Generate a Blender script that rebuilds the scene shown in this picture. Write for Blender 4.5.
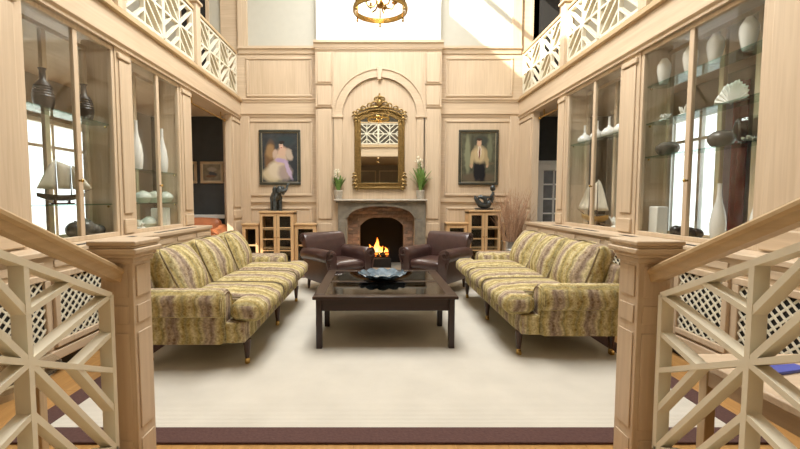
import bpy, math, random
from mathutils import Matrix, Vector
random.seed(7)
for o in list(bpy.data.objects): bpy.data.objects.remove(o)
SC = bpy.context.scene
COL = SC.collection
PI = math.pi

# ------------------------------------------------------------------ camera
F, H, CX, CY = 410.0, 1.38, 377.0, 224.5        # focal length in pixels (800 px wide), eye height, principal point
PITCH = math.atan(25.5/F)
cam = bpy.data.cameras.new('camera'); cam.sensor_width = 36; cam.lens = F/800*36; cam.shift_x = (400-CX)/800
cam.clip_start = 0.05; cam.clip_end = 200
co = bpy.data.objects.new('camera', cam); COL.objects.link(co)
co.location = (0, 0, H); co.rotation_euler = (PI/2-PITCH, 0, 0); SC.camera = co

# ------------------------------------------------------------------ light
SC.view_settings.view_transform = 'Standard'; SC.view_settings.look = 'None'
SC.view_settings.gamma = 1; SC.view_settings.use_curve_mapping = False
SC.view_settings.exposure = 0.3
w = bpy.data.worlds.new('daylight'); SC.world = w; w.use_nodes = True
bg = w.node_tree.nodes['Background']; bg.inputs[0].default_value = (0.93, 0.97, 1, 1); bg.inputs[1].default_value = 2.2

def area(name, loc, rot, sx, sy, power, col=(1, 1, 1), spread=180):
    l = bpy.data.lights.new(name, 'AREA'); l.shape = 'RECTANGLE'; l.size = sx; l.size_y = sy; l.energy = power; l.color = col
    l.spread = math.radians(spread)
    o = bpy.data.objects.new(name, l); COL.objects.link(o); o.location = loc; o.rotation_euler = rot; return o
area('skylight_daylight', (0.05, 4.65, 6.95), (0, 0, 0), 2.5, 4.6, 450, (1, .97, .93))
sl = bpy.data.lights.new('sun', 'SUN'); sl.energy = 9; sl.angle = 0.01; sl.color = (1, .93, .8)
so = bpy.data.objects.new('sun', sl); COL.objects.link(so)
so.rotation_euler = Vector((0.75, 0.66, -0.62)).to_track_quat('-Z', 'Y').to_euler()

# ------------------------------------------------------------------ pixel -> place helpers
_c, _s = math.cos(PITCH), math.sin(PITCH)
def _ray(x, y): a = (x-CX)/F; b = (CY-y)/F; return Vector((a, _c+b*_s, -_s+b*_c))
def onY(x, y, Y): r = _ray(x, y); t = Y/r.y; return Vector((r.x*t, Y, H+r.z*t))
def onX(x, y, X): r = _ray(x, y); t = X/r.x; return Vector((X, r.y*t, H+r.z*t))
def onZ(x, y, z): r = _ray(x, y); t = (z-H)/r.z; return Vector((r.x*t, r.y*t, z))
def Yat(px, X, z): return (X/((px-CX)/F) + (z-H)*_s)/_c
# ------------------------------------------------------------------ materials
MATS = {}
class N:
    def __init__(s, name):
        s.m = bpy.data.materials.new(name); s.m.use_nodes = True; s.t = s.m.node_tree; s.t.nodes.clear()
        s.out = s.t.nodes.new('ShaderNodeOutputMaterial'); MATS[name] = s.m
    def n(s, typ, **kw):
        nd = s.t.nodes.new('ShaderNode'+typ)
        for k, v in kw.items():
            if k.startswith('i_'):
                key = k[2:]; key = int(key) if key.isdigit() else key
                nd.inputs[key].default_value = v
            else: setattr(nd, k, v)
        return nd
    def l(s, a, b, ao=0, bi=0):
        s.t.links.new(a.outputs[ao], b.inputs[bi])
    def bsdf(s, rough=.5, metal=0, spec=.5, **kw):
        b = s.n('BsdfPrincipled'); b.inputs['Roughness'].default_value = rough; b.inputs['Metallic'].default_value = metal
        b.inputs['Specular IOR Level'].default_value = spec
        for k, v in kw.items(): b.inputs[k.replace('_', ' ')].default_value = v
        s.l(b, s.out); return b
    def coords(s, scale=(1, 1, 1), kind='Object'):
        t = s.n('TexCoord'); m = s.n('Mapping'); m.inputs['Scale'].default_value = scale
        s.t.links.new(t.outputs[kind], m.inputs[0]); return m
    def ramp(s, stops, interp='LINEAR'):
        r = s.n('ValToRGB'); e = r.color_ramp; e.interpolation = interp
        while len(e.elements) > 1: e.elements.remove(e.elements[-1])
        e.elements[0].position = stops[0][0]; e.elements[0].color = (*stops[0][1], 1)
        for p, c in stops[1:]:
            x = e.elements.new(p); x.color = (*c, 1)
        return r
    def bump(s, src, b, strength, dist=.01, so=0):
        bn = s.n('Bump'); bn.inputs['Strength'].default_value = strength; bn.inputs['Distance'].default_value = dist
        s.t.links.new(src.outputs[so], bn.inputs['Height']); s.t.links.new(bn.outputs[0], b.inputs['Normal'])
def plain(name, c, rough=.5, metal=0, spec=.5, var=.12, scale=(8, 8, 8), bump=0, **kw):
    q = N(name); b = q.bsdf(rough, metal, spec, **kw); m = q.coords(scale); t = q.n('TexNoise', i_Scale=1.0, i_Detail=4.0)
    q.l(m, t); r = q.ramp([(.25, tuple(x*(1-var) for x in c)), (.75, tuple(min(1, x*(1+var)) for x in c))]); q.l(t, r); q.l(r, b)
    if bump: q.bump(t, b, bump)
    return q.m
def wood(name, c1, c2, axis, rough=.45, fine=1.0, spec=.4, coat=0):
    q = N(name); b = q.bsdf(rough, 0, spec); sc = [38*fine]*3; sc['xyz'.index(axis)] = 1.6*fine
    if coat: b.inputs['Coat Weight'].default_value = coat; b.inputs['Coat Roughness'].default_value = .08
    m = q.coords(tuple(sc)); t = q.n('TexNoise', i_Scale=1.0, i_Detail=5.0, i_Distortion=.6); q.l(m, t)
    sc2 = [4]*3; sc2['xyz'.index(axis)] = .5; m2 = q.coords(tuple(sc2)); t2 = q.n('TexNoise', i_Scale=1.0, i_Detail=3.0); q.l(m2, t2)
    mx = q.n('Math', operation='MULTIPLY_ADD'); mx.inputs[1].default_value = .55
    q.l(t, mx); md = q.n('Math', operation='MULTIPLY'); md.inputs[1].default_value = .45; q.l(t2, md); q.t.links.new(md.outputs[0], mx.inputs[2])
    r = q.ramp([(.32, c1), (.66, c2)]); q.l(mx, r); q.l(r, b); q.bump(t, b, .06, .004); return q.m
OK1, OK2 = (.52, .40, .27), (.66, .53, .38)
for ax in 'xyz': wood('oak_'+ax, OK1, OK2, ax)
for ax in 'xyz': wood('tan_oak_'+ax, (.43, .305, .165), (.60, .45, .265), ax, rough=.35)
for ax in 'xyz': wood('cab_oak_'+ax, (.50, .32, .15), (.66, .46, .25), ax)
wood('floor_board', (.34, .175, .055), (.54, .31, .115), 'y', rough=.28, fine=.6)
for ax in 'xyz': wood('mahogany_'+ax, (.014, .006, .004), (.032, .013, .008), ax, rough=.35, coat=.15)
wood('leg_wood', (.03, .012, .007), (.07, .03, .015), 'z', rough=.3)
plain('overexposed_plaster', (.86, .84, .78), .6, var=.02)  # upper chimney breast: overexposed light put into a lighter colour than the walls
plain('cream_paint', (.50, .49, .42), .6, var=.03)
plain('slat_paint', (.74, .70, .56), .45, var=.04)
plain('ceiling_paint', (.86, .84, .78), .7, var=.02)
plain('charcoal_wall', (.040, .043, .042), .7, var=.15)
plain('room_wall', (.30, .27, .22), .7, var=.05)
plain('white_paint', (.80, .78, .72), .4, var=.03)
plain('doorway_shade', (.012, .011, .010), .7)
plain('near_black', (.01, .009, .008), .6)
plain('brown_border', (.085, .040, .034), .95, var=.18, scale=(60, 60, 60), bump=.3)
plain('leather', (.060, .030, .026), .30, var=.25, scale=(9, 9, 9), bump=.06)
plain('leather_tan', (.42, .15, .06), .4, var=.2)
plain('brass', (.50, .32, .105), .25, 1, var=.1)
plain('gilt', (.26, .17, .06), .42, .85, var=.3, scale=(40, 40, 40), bump=.25)
plain('bronze', (.075, .085, .085), .38, .7, var=.4, scale=(20, 20, 20), bump=.2)
plain('iron', (.02, .019, .018), .5, .6, var=.2)
plain('steel', (.55, .57, .58), .3, 1, var=.15)
plain('chrome', (.75, .76, .78), .08, 1)
plain('stone', (.20, .18, .14), .8, var=.3, scale=(9, 9, 9), bump=.3)
plain('mantel_stone', (.46, .43, .37), .6, var=.2, scale=(9, 9, 9), bump=.15)
plain('mortar', (.20, .15, .11), .9)
plain('soot', (.004, .0035, .003), .95)
for i, c in enumerate([(.20, .125, .085), (.165, .11, .08), (.23, .155, .11), (.13, .095, .07)]): plain('brick_%d' % i, c, .85, var=.3, scale=(14, 14, 14), bump=.3)
plain('porcelain', (.88, .88, .86), .18, var=.01)
plain('white_matt', (.86, .85, .80), .6, var=.05, bump=.15, scale=(60, 60, 60))
plain('celadon', (.62, .68, .60), .2, var=.05)
plain('grey_ceramic', (.13, .12, .105), .22, var=.25)
plain('dark_ceramic', (.040, .030, .026), .35, var=.3)
plain('sail', (.78, .74, .64), .8, var=.06)
plain('hull', (.06, .035, .02), .4)
plain('gold_hull', (.50, .32, .10), .35, .4)
plain('red_curtain', (.30, .035, .045), .8, var=.2)
plain('lilac_curtain', (.55, .50, .66), .8, var=.1)
plain('leaf', (.13, .24, .05), .45, var=.35, scale=(30, 30, 30))
plain('blossom', (.75, .70, .55), .6, var=.1)
plain('twig', (.46, .29, .18), .7, var=.3, scale=(30, 30, 30))
plain('soil', (.03, .02, .014), .95)
plain('pot_stone', (.55, .52, .45), .7, var=.3, scale=(60, 60, 60), bump=.4)
plain('blue_cover', (.07, .10, .45), .4)
plain('coal', (.02, .017, .016), .9, var=.4, scale=(40, 40, 40), bump=.5)
plain('candle', (.9, .85, .7), .5, var=.02)
plain('terrace', (.55, .55, .53), .8)
plain('teal_glass_bowl', (.10, .16, .20), .12, .2, var=.5, scale=(10, 10, 10))
def bowl_mat():
    q = N('bowl_glass'); b = q.bsdf(.2, 0, .4); m = q.coords((7, 7, 7)); t = q.n('TexNoise', i_Scale=1., i_Detail=3.); q.l(m, t)
    r = q.ramp([(.35, (.015, .03, .045)), (.5, (.05, .09, .125)), (.68, (.17, .23, .28))]); q.l(t, r); q.l(r, b)
bowl_mat()
def glass(name, tint=(1, 1, 1), ior=1.45, rough=.01):
    q = N(name); lw = q.n('LayerWeight', i_Blend=.5); pw = q.n('Math', operation='POWER'); pw.inputs[1].default_value = 4.5; q.l(lw, pw, 1, 0)
    r0 = ((ior-1)/(ior+1))**2; fr = q.n('Math', operation='MULTIPLY_ADD'); fr.inputs[1].default_value = .8; fr.inputs[2].default_value = r0; q.l(pw, fr); tr = q.n('BsdfTransparent'); tr.inputs[0].default_value = (*tint, 1)
    gl = q.n('BsdfGlossy', i_Roughness=rough); mx = q.n('MixShader'); q.l(fr, mx); q.l(tr, mx, 0, 1); q.l(gl, mx, 0, 2); q.l(mx, q.out); return q.m
glass('pane_glass', (.97, .98, .97)); glass('shelf_glass', (.72, .86, .82)); glass('clear_glass', (.93, .95, .95))
glass('table_glass', (.55, .58, .58), 1.6)
def mirror():
    q = N('mirror_glass'); g = q.n('BsdfGlossy', i_Roughness=.0); g.inputs[0].default_value = (.82, .83, .80, 1); q.l(g, q.out)
mirror()
def emit(name, c, st):
    q = N(name); e = q.n('Emission', i_Strength=st); e.inputs[0].default_value = (*c, 1); q.l(e, q.out)
emit('bulb', (1, .75, .42), 14); emit('downlight', (1, .85, .62), 9); emit('ember', (1, .20, .02), 3.0)
def flame():
    q = N('flame'); t = q.n('TexCoord'); sp = q.n('SeparateXYZ'); q.t.links.new(t.outputs['Generated'], sp.inputs[0])
    r = q.ramp([(0, (1, .62, .22)), (.45, (1, .42, .07)), (1, (.9, .16, .01))]); q.t.links.new(sp.outputs['Z'], r.inputs[0])
    e = q.n('Emission', i_Strength=4.0); q.l(r, e); q.l(e, q.out)
flame()
def carpet():
    q = N('cream_carpet'); b = q.bsdf(.95, 0, .1); m = q.coords((1, 1, 1)); wv = q.n('TexWave', i_Scale=20., i_Distortion=1.2, i_Detail=2.)
    wv.bands_direction = 'Y'; q.l(m, wv); n2 = q.n('TexNoise', i_Scale=3., i_Detail=6.); q.l(m, n2)
    r = q.ramp([(.0, (.56, .53, .455)), (1, (.66, .63, .555))]); q.l(wv, r)
    r2 = q.ramp([(.3, (.9, .9, .9)), (.7, (1, 1, 1))]); q.l(n2, r2)
    mx = q.n('MixRGB', blend_type='MULTIPLY'); mx.inputs[0].default_value = 1; q.l(r, mx, 0, 1); q.l(r2, mx, 0, 2); q.l(mx, b); q.bump(wv, b, .35, .006)
carpet()
def fabric():
    q = N('striped_fabric'); b = q.bsdf(.9, 0, .15); t = q.n('TexCoord'); sp = q.n('SeparateXYZ'); q.t.links.new(t.outputs['Object'], sp.inputs[0])
    sn = q.n('SeparateXYZ'); q.t.links.new(t.outputs['Normal'], sn.inputs[0])
    ab = q.n('Math', operation='ABSOLUTE'); q.t.links.new(sn.outputs['Y'], ab.inputs[0])
    gt = q.n('Math', operation='GREATER_THAN'); gt.inputs[1].default_value = .72; q.l(ab, gt)
    mx = q.n('Mix'); mx.data_type = 'FLOAT'; q.t.links.new(gt.outputs[0], mx.inputs[0]); q.t.links.new(sp.outputs['Y'], mx.inputs[2]); q.t.links.new(sp.outputs['X'], mx.inputs[3])
    ns = q.n('TexNoise', i_Scale=11., i_Detail=3.); q.t.links.new(t.outputs['Object'], ns.inputs['Vector'])
    wob = q.n('Math', operation='MULTIPLY_ADD'); wob.inputs[1].default_value = .05; q.t.links.new(ns.outputs[0], wob.inputs[0]); q.t.links.new(mx.outputs[0], wob.inputs[2])
    tt = q.n('Math', operation='ADD'); q.t.links.new(sp.outputs['X'], tt.inputs[0]); q.t.links.new(sp.outputs['Z'], tt.inputs[1])
    ty = q.n('Math', operation='ADD'); q.t.links.new(sp.outputs['Y'], ty.inputs[0]); q.t.links.new(sp.outputs['Z'], ty.inputs[1])
    tm = q.n('Mix'); tm.data_type = 'FLOAT'; q.t.links.new(gt.outputs[0], tm.inputs[0]); q.t.links.new(tt.outputs[0], tm.inputs[2]); q.t.links.new(ty.outputs[0], tm.inputs[3])
    sc = q.n('Math', operation='MULTIPLY'); sc.inputs[1].default_value = 38.; q.l(tm, sc); si = q.n('Math', operation='SINE'); q.l(sc, si)
    og = q.n('Math', operation='MULTIPLY_ADD'); og.inputs[1].default_value = .007; q.l(si, og); q.t.links.new(wob.outputs[0], og.inputs[2])
    dv = q.n('Math', operation='DIVIDE'); dv.inputs[1].default_value = .30; q.l(og, dv); fr = q.n('Math', operation='FRACT'); q.l(dv, fr)
    Y1, Y2, G, MV, MD = (.41, .33, .145), (.55, .485, .31), (.30, .265, .155), (.33, .26, .215), (.225, .17, .14)
    r = q.ramp([(0, Y1), (.12, Y2), (.22, Y1), (.28, G), (.34, Y2), (.42, MV), (.5, (.42, .34, .26)), (.58, MD), (.66, MV), (.74, Y2), (.84, Y1), (.92, G), (1, Y1)])
    q.l(fr, r)
    vo = q.n('TexVoronoi', i_Scale=19.); q.t.links.new(t.outputs['Object'], vo.inputs['Vector'])
    vr = q.ramp([(.0, (.55, .42, .36)), (.2, (.75, .66, .5)), (.34, (1.1, 1.1, 1.05)), (.45, (.82, .8, .66)), (.6, (1.15, 1.15, 1.1))]); q.l(vo, vr)
    m1 = q.n('MixRGB', blend_type='MULTIPLY'); m1.inputs[0].default_value = .85; q.l(r, m1, 0, 1); q.l(vr, m1, 0, 2)
    n2 = q.n('TexNoise', i_Scale=55., i_Detail=3.); q.t.links.new(t.outputs['Object'], n2.inputs['Vector'])
    nr = q.ramp([(.35, (.72, .68, .6)), (.62, (1.15, 1.15, 1.1))]); q.l(n2, nr)
    m2 = q.n('MixRGB', blend_type='MULTIPLY'); m2.inputs[0].default_value = .8; q.l(m1, m2, 0, 1); q.l(nr, m2, 0, 2)
    q.l(m2, b); q.bump(n2, b, .25, .004)
fabric()
plain('piping_cloth', (.24, .19, .11), .9, var=.2)
def painting(name, base, blobs):
    """flat painted canvas: base colour plus soft elliptical strokes (cx, cz, rx, rz, tilt, colour) in object metres"""
    q = N(name); b = q.bsdf(.5, 0, .3); t = q.n('TexCoord'); ns = q.n('TexNoise', i_Scale=9., i_Detail=4.); q.t.links.new(t.outputs['Object'], ns.inputs['Vector'])
    sc = q.n('VectorMath', operation='SCALE'); sc.inputs['Scale'].default_value = .07; q.t.links.new(ns.outputs['Color'], sc.inputs[0])
    ad = q.n('VectorMath', operation='ADD'); q.t.links.new(t.outputs['Object'], ad.inputs[0]); q.t.links.new(sc.outputs[0], ad.inputs[1])
    br = q.ramp([(.3, tuple(x*.7 for x in base)), (.7, tuple(x*1.3 for x in base))]); q.l(ns, br); prev = br
    for cx, cz, rx, rz, tilt, col in blobs:
        mp = q.n('Mapping'); mp.vector_type = 'TEXTURE'; mp.inputs['Location'].default_value = (cx+.035, .035, cz+.035); mp.inputs['Rotation'].default_value = (0, tilt, 0)
        mp.inputs['Scale'].default_value = (rx, 1e3, rz); q.t.links.new(ad.outputs[0], mp.inputs[0])
        ln = q.n('VectorMath', operation='LENGTH'); q.t.links.new(mp.outputs[0], ln.inputs[0])
        mr = q.n('MapRange'); mr.inputs[1].default_value = .68; mr.inputs[2].default_value = 1.12; mr.inputs[3].default_value = 1; mr.inputs[4].default_value = 0
        q.t.links.new(ln.outputs['Value'], mr.inputs[0]); mx = q.n('MixRGB'); q.l(mr, mx); q.l(prev, mx, 0, 1); mx.inputs[2].default_value = (*col, 1); prev = mx
    q.l(prev, b)
painting('seated_portrait', (.040, .045, .048), [
    (-.20, .0, .12, .36, .05, (.17, .10, .05)), (-.19, .12, .09, .15, 0, (.30, .19, .09)), (.12, .34, .20, .10, 0, (.03, .045, .05)), (.27, -.1, .07, .35, 0, (.03, .035, .04)),
    (-.16, -.35, .24, .16, .15, (.50, .42, .27)), (-.05, -.24, .22, .20, -.3, (.58, .50, .37)), (.10, -.30, .16, .18, 0, (.34, .27, .24)), (.02, -.02, .15, .14, 0, (.52, .40, .29)),
    (.05, .12, .11, .11, 0, (.55, .38, .28)), (.19, .06, .07, .13, -.3, (.46, .38, .30)), (-.10, .08, .05, .10, .3, (.48, .36, .28)), (.03, -.06, .14, .045, .2, (.40, .30, .46)), (.17, -.25, .045, .22, -.35, (.45, .36, .50)),
    (.03, .24, .045, .06, 0, (.62, .44, .34)), (.04, .30, .065, .035, 0, (.025, .018, .014)), (.01, .245, .010, .007, 0, (.05, .03, .03)), (.045, .245, .010, .007, 0, (.05, .03, .03)), (.03, .20, .018, .007, 0, (.35, .08, .07))])
painting('standing_portrait', (.085, .085, .055), [
    (-.22, .05, .06, .45, 0, (.20, .21, .13)), (-.12, .2, .03, .3, 0, (.06, .06, .04)), (.22, .18, .06, .34, 0, (.15, .16, .10)), (.05, .33, .16, .12, 0, (.045, .05, .04)), (0, -.40, .40, .10, 0, (.11, .085, .055)), (.2, -.12, .12, .03, 0, (.12, .10, .06)),
    (.07, -.30, .085, .24, 0, (.008, .008, .010)), (-.03, -.28, .075, .24, 0, (.010, .010, .012)), (.02, .06, .15, .19, 0, (.47, .37, .21)), (-.13, -.02, .045, .18, .12, (.42, .33, .18)), (.165, -.02, .045, .18, -.12, (.36, .28, .15)),
    (.02, .12, .045, .13, 0, (.64, .58, .46)), (.022, .09, .018, .13, 0, (.16, .05, .03)), (-.14, -.17, .025, .035, 0, (.45, .29, .19)), (.18, -.17, .025, .035, 0, (.45, .29, .19)), (.015, .29, .055, .075, 0, (.52, .34, .23)), (.015, .36, .060, .03, 0, (.05, .03, .02))])
painting('small_landscape', (.20, .16, .10), [(0, .06, .11, .05, 0, (.32, .27, .20)), (.02, -.03, .10, .04, .2, (.06, .06, .06)), (-.02, -.07, .12, .03, 0, (.16, .08, .04))])
painting('small_study', (.14, .14, .09), [(0, .04, .07, .08, 0, (.25, .26, .16)), (0, -.06, .10, .03, 0, (.10, .08, .05))])

# ------------------------------------------------------------------ mesh builder
class MB:
    def __init__(s): s.v = []; s.f = []
    def add(s, vs, fs, mat=None):
        b = len(s.v)
        s.v += [tuple(mat @ Vector(p)) if mat else tuple(p) for p in vs]; s.f += [tuple(i+b for i in f) for f in fs]; return s
    def box(s, x0, x1, y0, y1, z0, z1, mat=None):
        x0, x1 = sorted((x0, x1)); y0, y1 = sorted((y0, y1)); z0, z1 = sorted((z0, z1))
        return s.add([(x, y, z) for z in (z0, z1) for y in (y0, y1) for x in (x0, x1)],
                     [(0, 2, 3, 1), (4, 5, 7, 6), (0, 1, 5, 4), (2, 6, 7, 3), (0, 4, 6, 2), (1, 3, 7, 5)], mat)
    def prism(s, poly, axis, a, b, mat=None):
        """poly: (u,v) points; axis x: (y,z), y: (x,z), z: (x,y)"""
        def P(u, v, w): return {'x': (w, u, v), 'y': (u, w, v), 'z': (u, v, w)}[axis]
        n = len(poly); area2 = sum(poly[i][0]*poly[(i+1) % n][1]-poly[(i+1) % n][0]*poly[i][1] for i in range(n))
        if area2 < 0: poly = poly[::-1]
        a, b = min(a, b), max(a, b)
        vs = [P(u, v, a) for u, v in poly]+[P(u, v, b) for u, v in poly]
        fl = axis == 'y'
        fs = [tuple(range(n))[::-1], tuple(range(n, 2*n))]+[(i, (i+1) % n, n+(i+1) % n, n+i) for i in range(n)]
        if fl: fs = [f[::-1] for f in fs]
        return s.add(vs, fs, mat)
    def strip(s, pin, pout, axis, a, b):
        """band between two equally long open polylines, extruded a..b"""
        for i in range(len(pin)-1): s.prism([pin[i], pin[i+1], pout[i+1], pout[i]], axis, a, b)
        return s
    def lathe(s, prof, c=(0, 0, 0), n=20, mat=None, sx=1, sy=1, cap=True):
        vs = []; fs = []; m = len(prof)
        for r, z in prof:
            for k in range(n): a = 2*PI*k/n; vs.append((c[0]+r*sx*math.cos(a), c[1]+r*sy*math.sin(a), c[2]+z))
        for j in range(m-1):
            for k in range(n): fs.append((j*n+k, j*n+(k+1) % n, (j+1)*n+(k+1) % n, (j+1)*n+k))
        ring = abs(prof[0][0]-prof[-1][0]) < 1e-6 or not cap
        if prof[0][0] > 1e-5 and not ring: fs.append(tuple(range(n))[::-1])
        if prof[-1][0] > 1e-5 and not ring: fs.append(tuple((m-1)*n+k for k in range(n)))
        return s.add(vs, fs, mat)
    def tube(s, pts, r, n=8, mat=None, cap=True, closed=False):
        pts = [Vector(p) for p in pts]; m = len(pts); rs = r if isinstance(r, (list, tuple)) else [r]*m
        vs = []; fs = []; up = None
        for i in range(m):
            if closed: d = pts[(i+1) % m]-pts[i-1]
            else: d = pts[min(i+1, m-1)]-pts[max(i-1, 0)]
            d.normalize()
            if up is None: up = Vector((0, 0, 1)) if abs(d.z) < .9 else Vector((1, 0, 0))
            x = up.cross(d); x.normalize(); y = d.cross(x); y.normalize(); up = y
            for k in range(n): a = 2*PI*k/n; vs.append(pts[i]+(x*math.cos(a)+y*math.sin(a))*rs[i])
        for i in range(m if closed else m-1):
            j = (i+1) % m
            for k in range(n): fs.append((i*n+k, i*n+(k+1) % n, j*n+(k+1) % n, j*n+k))
        if cap and not closed: fs += [tuple(range(n))[::-1], tuple((m-1)*n+k for k in range(n))]
        return s.add(vs, fs, mat)
    def ball(s, c, r, n=14, m=9, mat=None):
        r = r if isinstance(r, (list, tuple)) else (r, r, r)
        vs = []; fs = []
        for j in range(m+1):
            t = PI*j/m
            for k in range(n): a = 2*PI*k/n; vs.append((c[0]+r[0]*math.sin(t)*math.cos(a), c[1]+r[1]*math.sin(t)*math.sin(a), c[2]-r[2]*math.cos(t)))
        for j in range(m):
            for k in range(n): fs.append((j*n+k, j*n+(k+1) % n, (j+1)*n+(k+1) % n, (j+1)*n+k))
        return s.add(vs, fs, mat)
    def cush(s, c, size, r, puff=(0, 0, 0), mat=None, n=9):
        """rounded, puffed box; puff: bulge of the faces along x, y, z"""
        h = [d/2 for d in size]; idx = {}; vs = []; fs = []
        def P(i, j, k):
            key = (i, j, k)
            if key in idx: return idx[key]
            g = [2*q/n-1 for q in key]; g = [math.copysign(abs(q)**.75, q) for q in g]
            p = [g[a]*h[a] for a in range(3)]
            inn = [max(-(h[a]-r), min(h[a]-r, p[a])) for a in range(3)]
            d = Vector([p[a]-inn[a] for a in range(3)])
            if d.length > 1e-9: d = d.normalized()*r
            q = [inn[a]+d[a] for a in range(3)]
            for a in range(3):
                o = [b for b in range(3) if b != a]
                q[a] += puff[a]*g[a]*(1-g[o[0]]**2)*(1-g[o[1]]**2)
            idx[key] = len(vs); vs.append((c[0]+q[0], c[1]+q[1], c[2]+q[2])); return idx[key]
        for i in range(n):
            for j in range(n):
                fs += [(P(i, j, 0), P(i, j+1, 0), P(i+1, j+1, 0), P(i+1, j, 0)), (P(i, j, n), P(i+1, j, n), P(i+1, j+1, n), P(i, j+1, n)),
                       (P(i, 0, j), P(i+1, 0, j), P(i+1, 0, j+1), P(i, 0, j+1)), (P(i, n, j), P(i, n, j+1), P(i+1, n, j+1), P(i+1, n, j)),
                       (P(0, i, j), P(0, i, j+1), P(0, i+1, j+1), P(0, i+1, j)), (P(n, i, j), P(n, i+1, j), P(n, i+1, j+1), P(n, i, j+1))]
        return s.add(vs, fs, mat)
    def bar(s, a, b, width, n0, depth):
        """straight board from a to b; width in the plane, depth along n0 (centred)"""
        a = Vector(a); b = Vector(b); d = (b-a).normalized(); nn = Vector(n0).normalized(); u = nn.cross(d).normalized()*width/2; nn = nn*depth/2
        vs = [p+su*u+sn*nn for p in (a, b) for su in (-1, 1) for sn in (-1, 1)]
        return s.add(vs, [(0, 1, 3, 2), (4, 6, 7, 5), (0, 4, 5, 1), (2, 3, 7, 6), (0, 2, 6, 4), (1, 5, 7, 3)])
    def build(s, name, mat, parent=None, world=True, smooth=True, bevel=0, angle=40, sub=0):
        me = bpy.data.meshes.new(name); off = Vector(parent.get('_base', (0, 0, 0))) if (parent and world) else Vector((0, 0, 0))
        me.from_pydata([tuple(Vector(p)-off) for p in s.v], [], s.f); me.update()
        me.materials.append(MATS[mat])
        if smooth:
            me.polygons.foreach_set('use_smooth', [True]*len(me.polygons)); me.set_sharp_from_angle(angle=math.radians(angle))
        o = bpy.data.objects.new(name, me); COL.objects.link(o)
        if parent:
            o.parent = parent
            o['_base'] = tuple(off)
        if bevel:
            b = o.modifiers.new('bevel', 'BEVEL'); b.width = bevel; b.segments = 2; b.limit_method = 'ANGLE'; b.angle_limit = math.radians(40); b.harden_normals = False
        if sub: m = o.modifiers.new('subd', 'SUBSURF'); m.levels = m.render_levels = sub
        return o
def thing(name, label, cat, loc=(0, 0, 0), rz=0, group=None):
    o = bpy.data.objects.new(name, None); COL.objects.link(o); o.location = loc; o.rotation_euler = (0, 0, rz); o.empty_display_size = .1
    o['label'] = label; o['category'] = cat; o['_base'] = tuple(loc)
    if group: o['group'] = group
    return o
def tag(o, label, cat, group=None, kind=None):
    o['label'] = label; o['category'] = cat
    if group: o['group'] = group
    if kind: o['kind'] = kind
    return o
def struct(o, label=None, cat=None):
    o['kind'] = 'structure'
    if label: o['label'] = label
    if cat: o['category'] = cat
    return o
def place(o, loc, rz=0):
    o.location = loc; o.rotation_euler = (0, 0, rz); return o
def copy_tree(o, parent=None):
    c = o.copy(); COL.objects.link(c); c.parent = parent
    for ch in list(o.children): copy_tree(ch, c)
    return c
def B(*a): return MB().box(*a)
def frame_xz(x0, x1, z0, z1, y0, y1, wd):                           # picture-frame moulding in a Y plane
    m = MB(); m.box(x0, x1, y0, y1, z0, z0+wd); m.box(x0, x1, y0, y1, z1-wd, z1); m.box(x0, x0+wd, y0, y1, z0+wd, z1-wd); m.box(x1-wd, x1, y0, y1, z0+wd, z1-wd); return m
def frame_yz(y0, y1, z0, z1, x0, x1, wd):
    m = MB(); m.box(x0, x1, y0, y1, z0, z0+wd); m.box(x0, x1, y0, y1, z1-wd, z1); m.box(x0, x1, y0, y0+wd, z0+wd, z1-wd); m.box(x0, x1, y1-wd, y1, z0+wd, z1-wd); return m

# ------------------------------------------------------------------ main planes of the place
XL, XR = -2.77, 2.88            # faces of the glazed side walls
YB, YF = 8.4, 8.2               # back wall, chimney breast face
YG = 0.7                        # gallery edge over the entrance
ZG = 3.42                       # gallery floor
ZC = 7.0
XOL, XOR = -4.6, 4.7            # outer walls of the side rooms

# ================================================================== STRUCTURE
fl = struct(B(XOL-.2, XOR+.2, -4.2, 8.9, -.2, -.003).build('floor', 'floor_board'))
pl_mesh = None
plw, pll = .145, 1.25
k = 0; xx = -2.6
while xx < 2.62:
    yy = 1.0 - (k % 4)*.31
    while yy < 3.9:
        if pl_mesh is None:
            p = B(.001, plw-.001, .001, pll-.001, -.02, 0).build('plank', 'floor_board', fl, bevel=.0015); pl_mesh = p.data; pl = p
        else:
            p = pl.copy(); COL.objects.link(p); p.parent = fl
        p.location = (xx, yy, 0); yy += pll
    xx += plw; k += 1
# steps from the entrance landing down into the hall
ZL = .9
st = MB().box(-1.30, 1.38, -4.2, -.02, -.01, ZL-.03)
st = struct(st.build('floor_landing', 'oak_x'))
for i in range(6):
    z1 = ZL-.15*i; y1 = -.02+.30*i
    if z1 <= .01: break
    B(-1.30, 1.38, y1-.30 if i else -4.2, y1, z1-.03, z1).build('tread', 'tan_oak_x', st, bevel=.008)
    if i: B(-1.28, 1.36, y1-.32, y1-.03, -.003, z1-.03).build('riser', 'oak_x', st)
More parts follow.
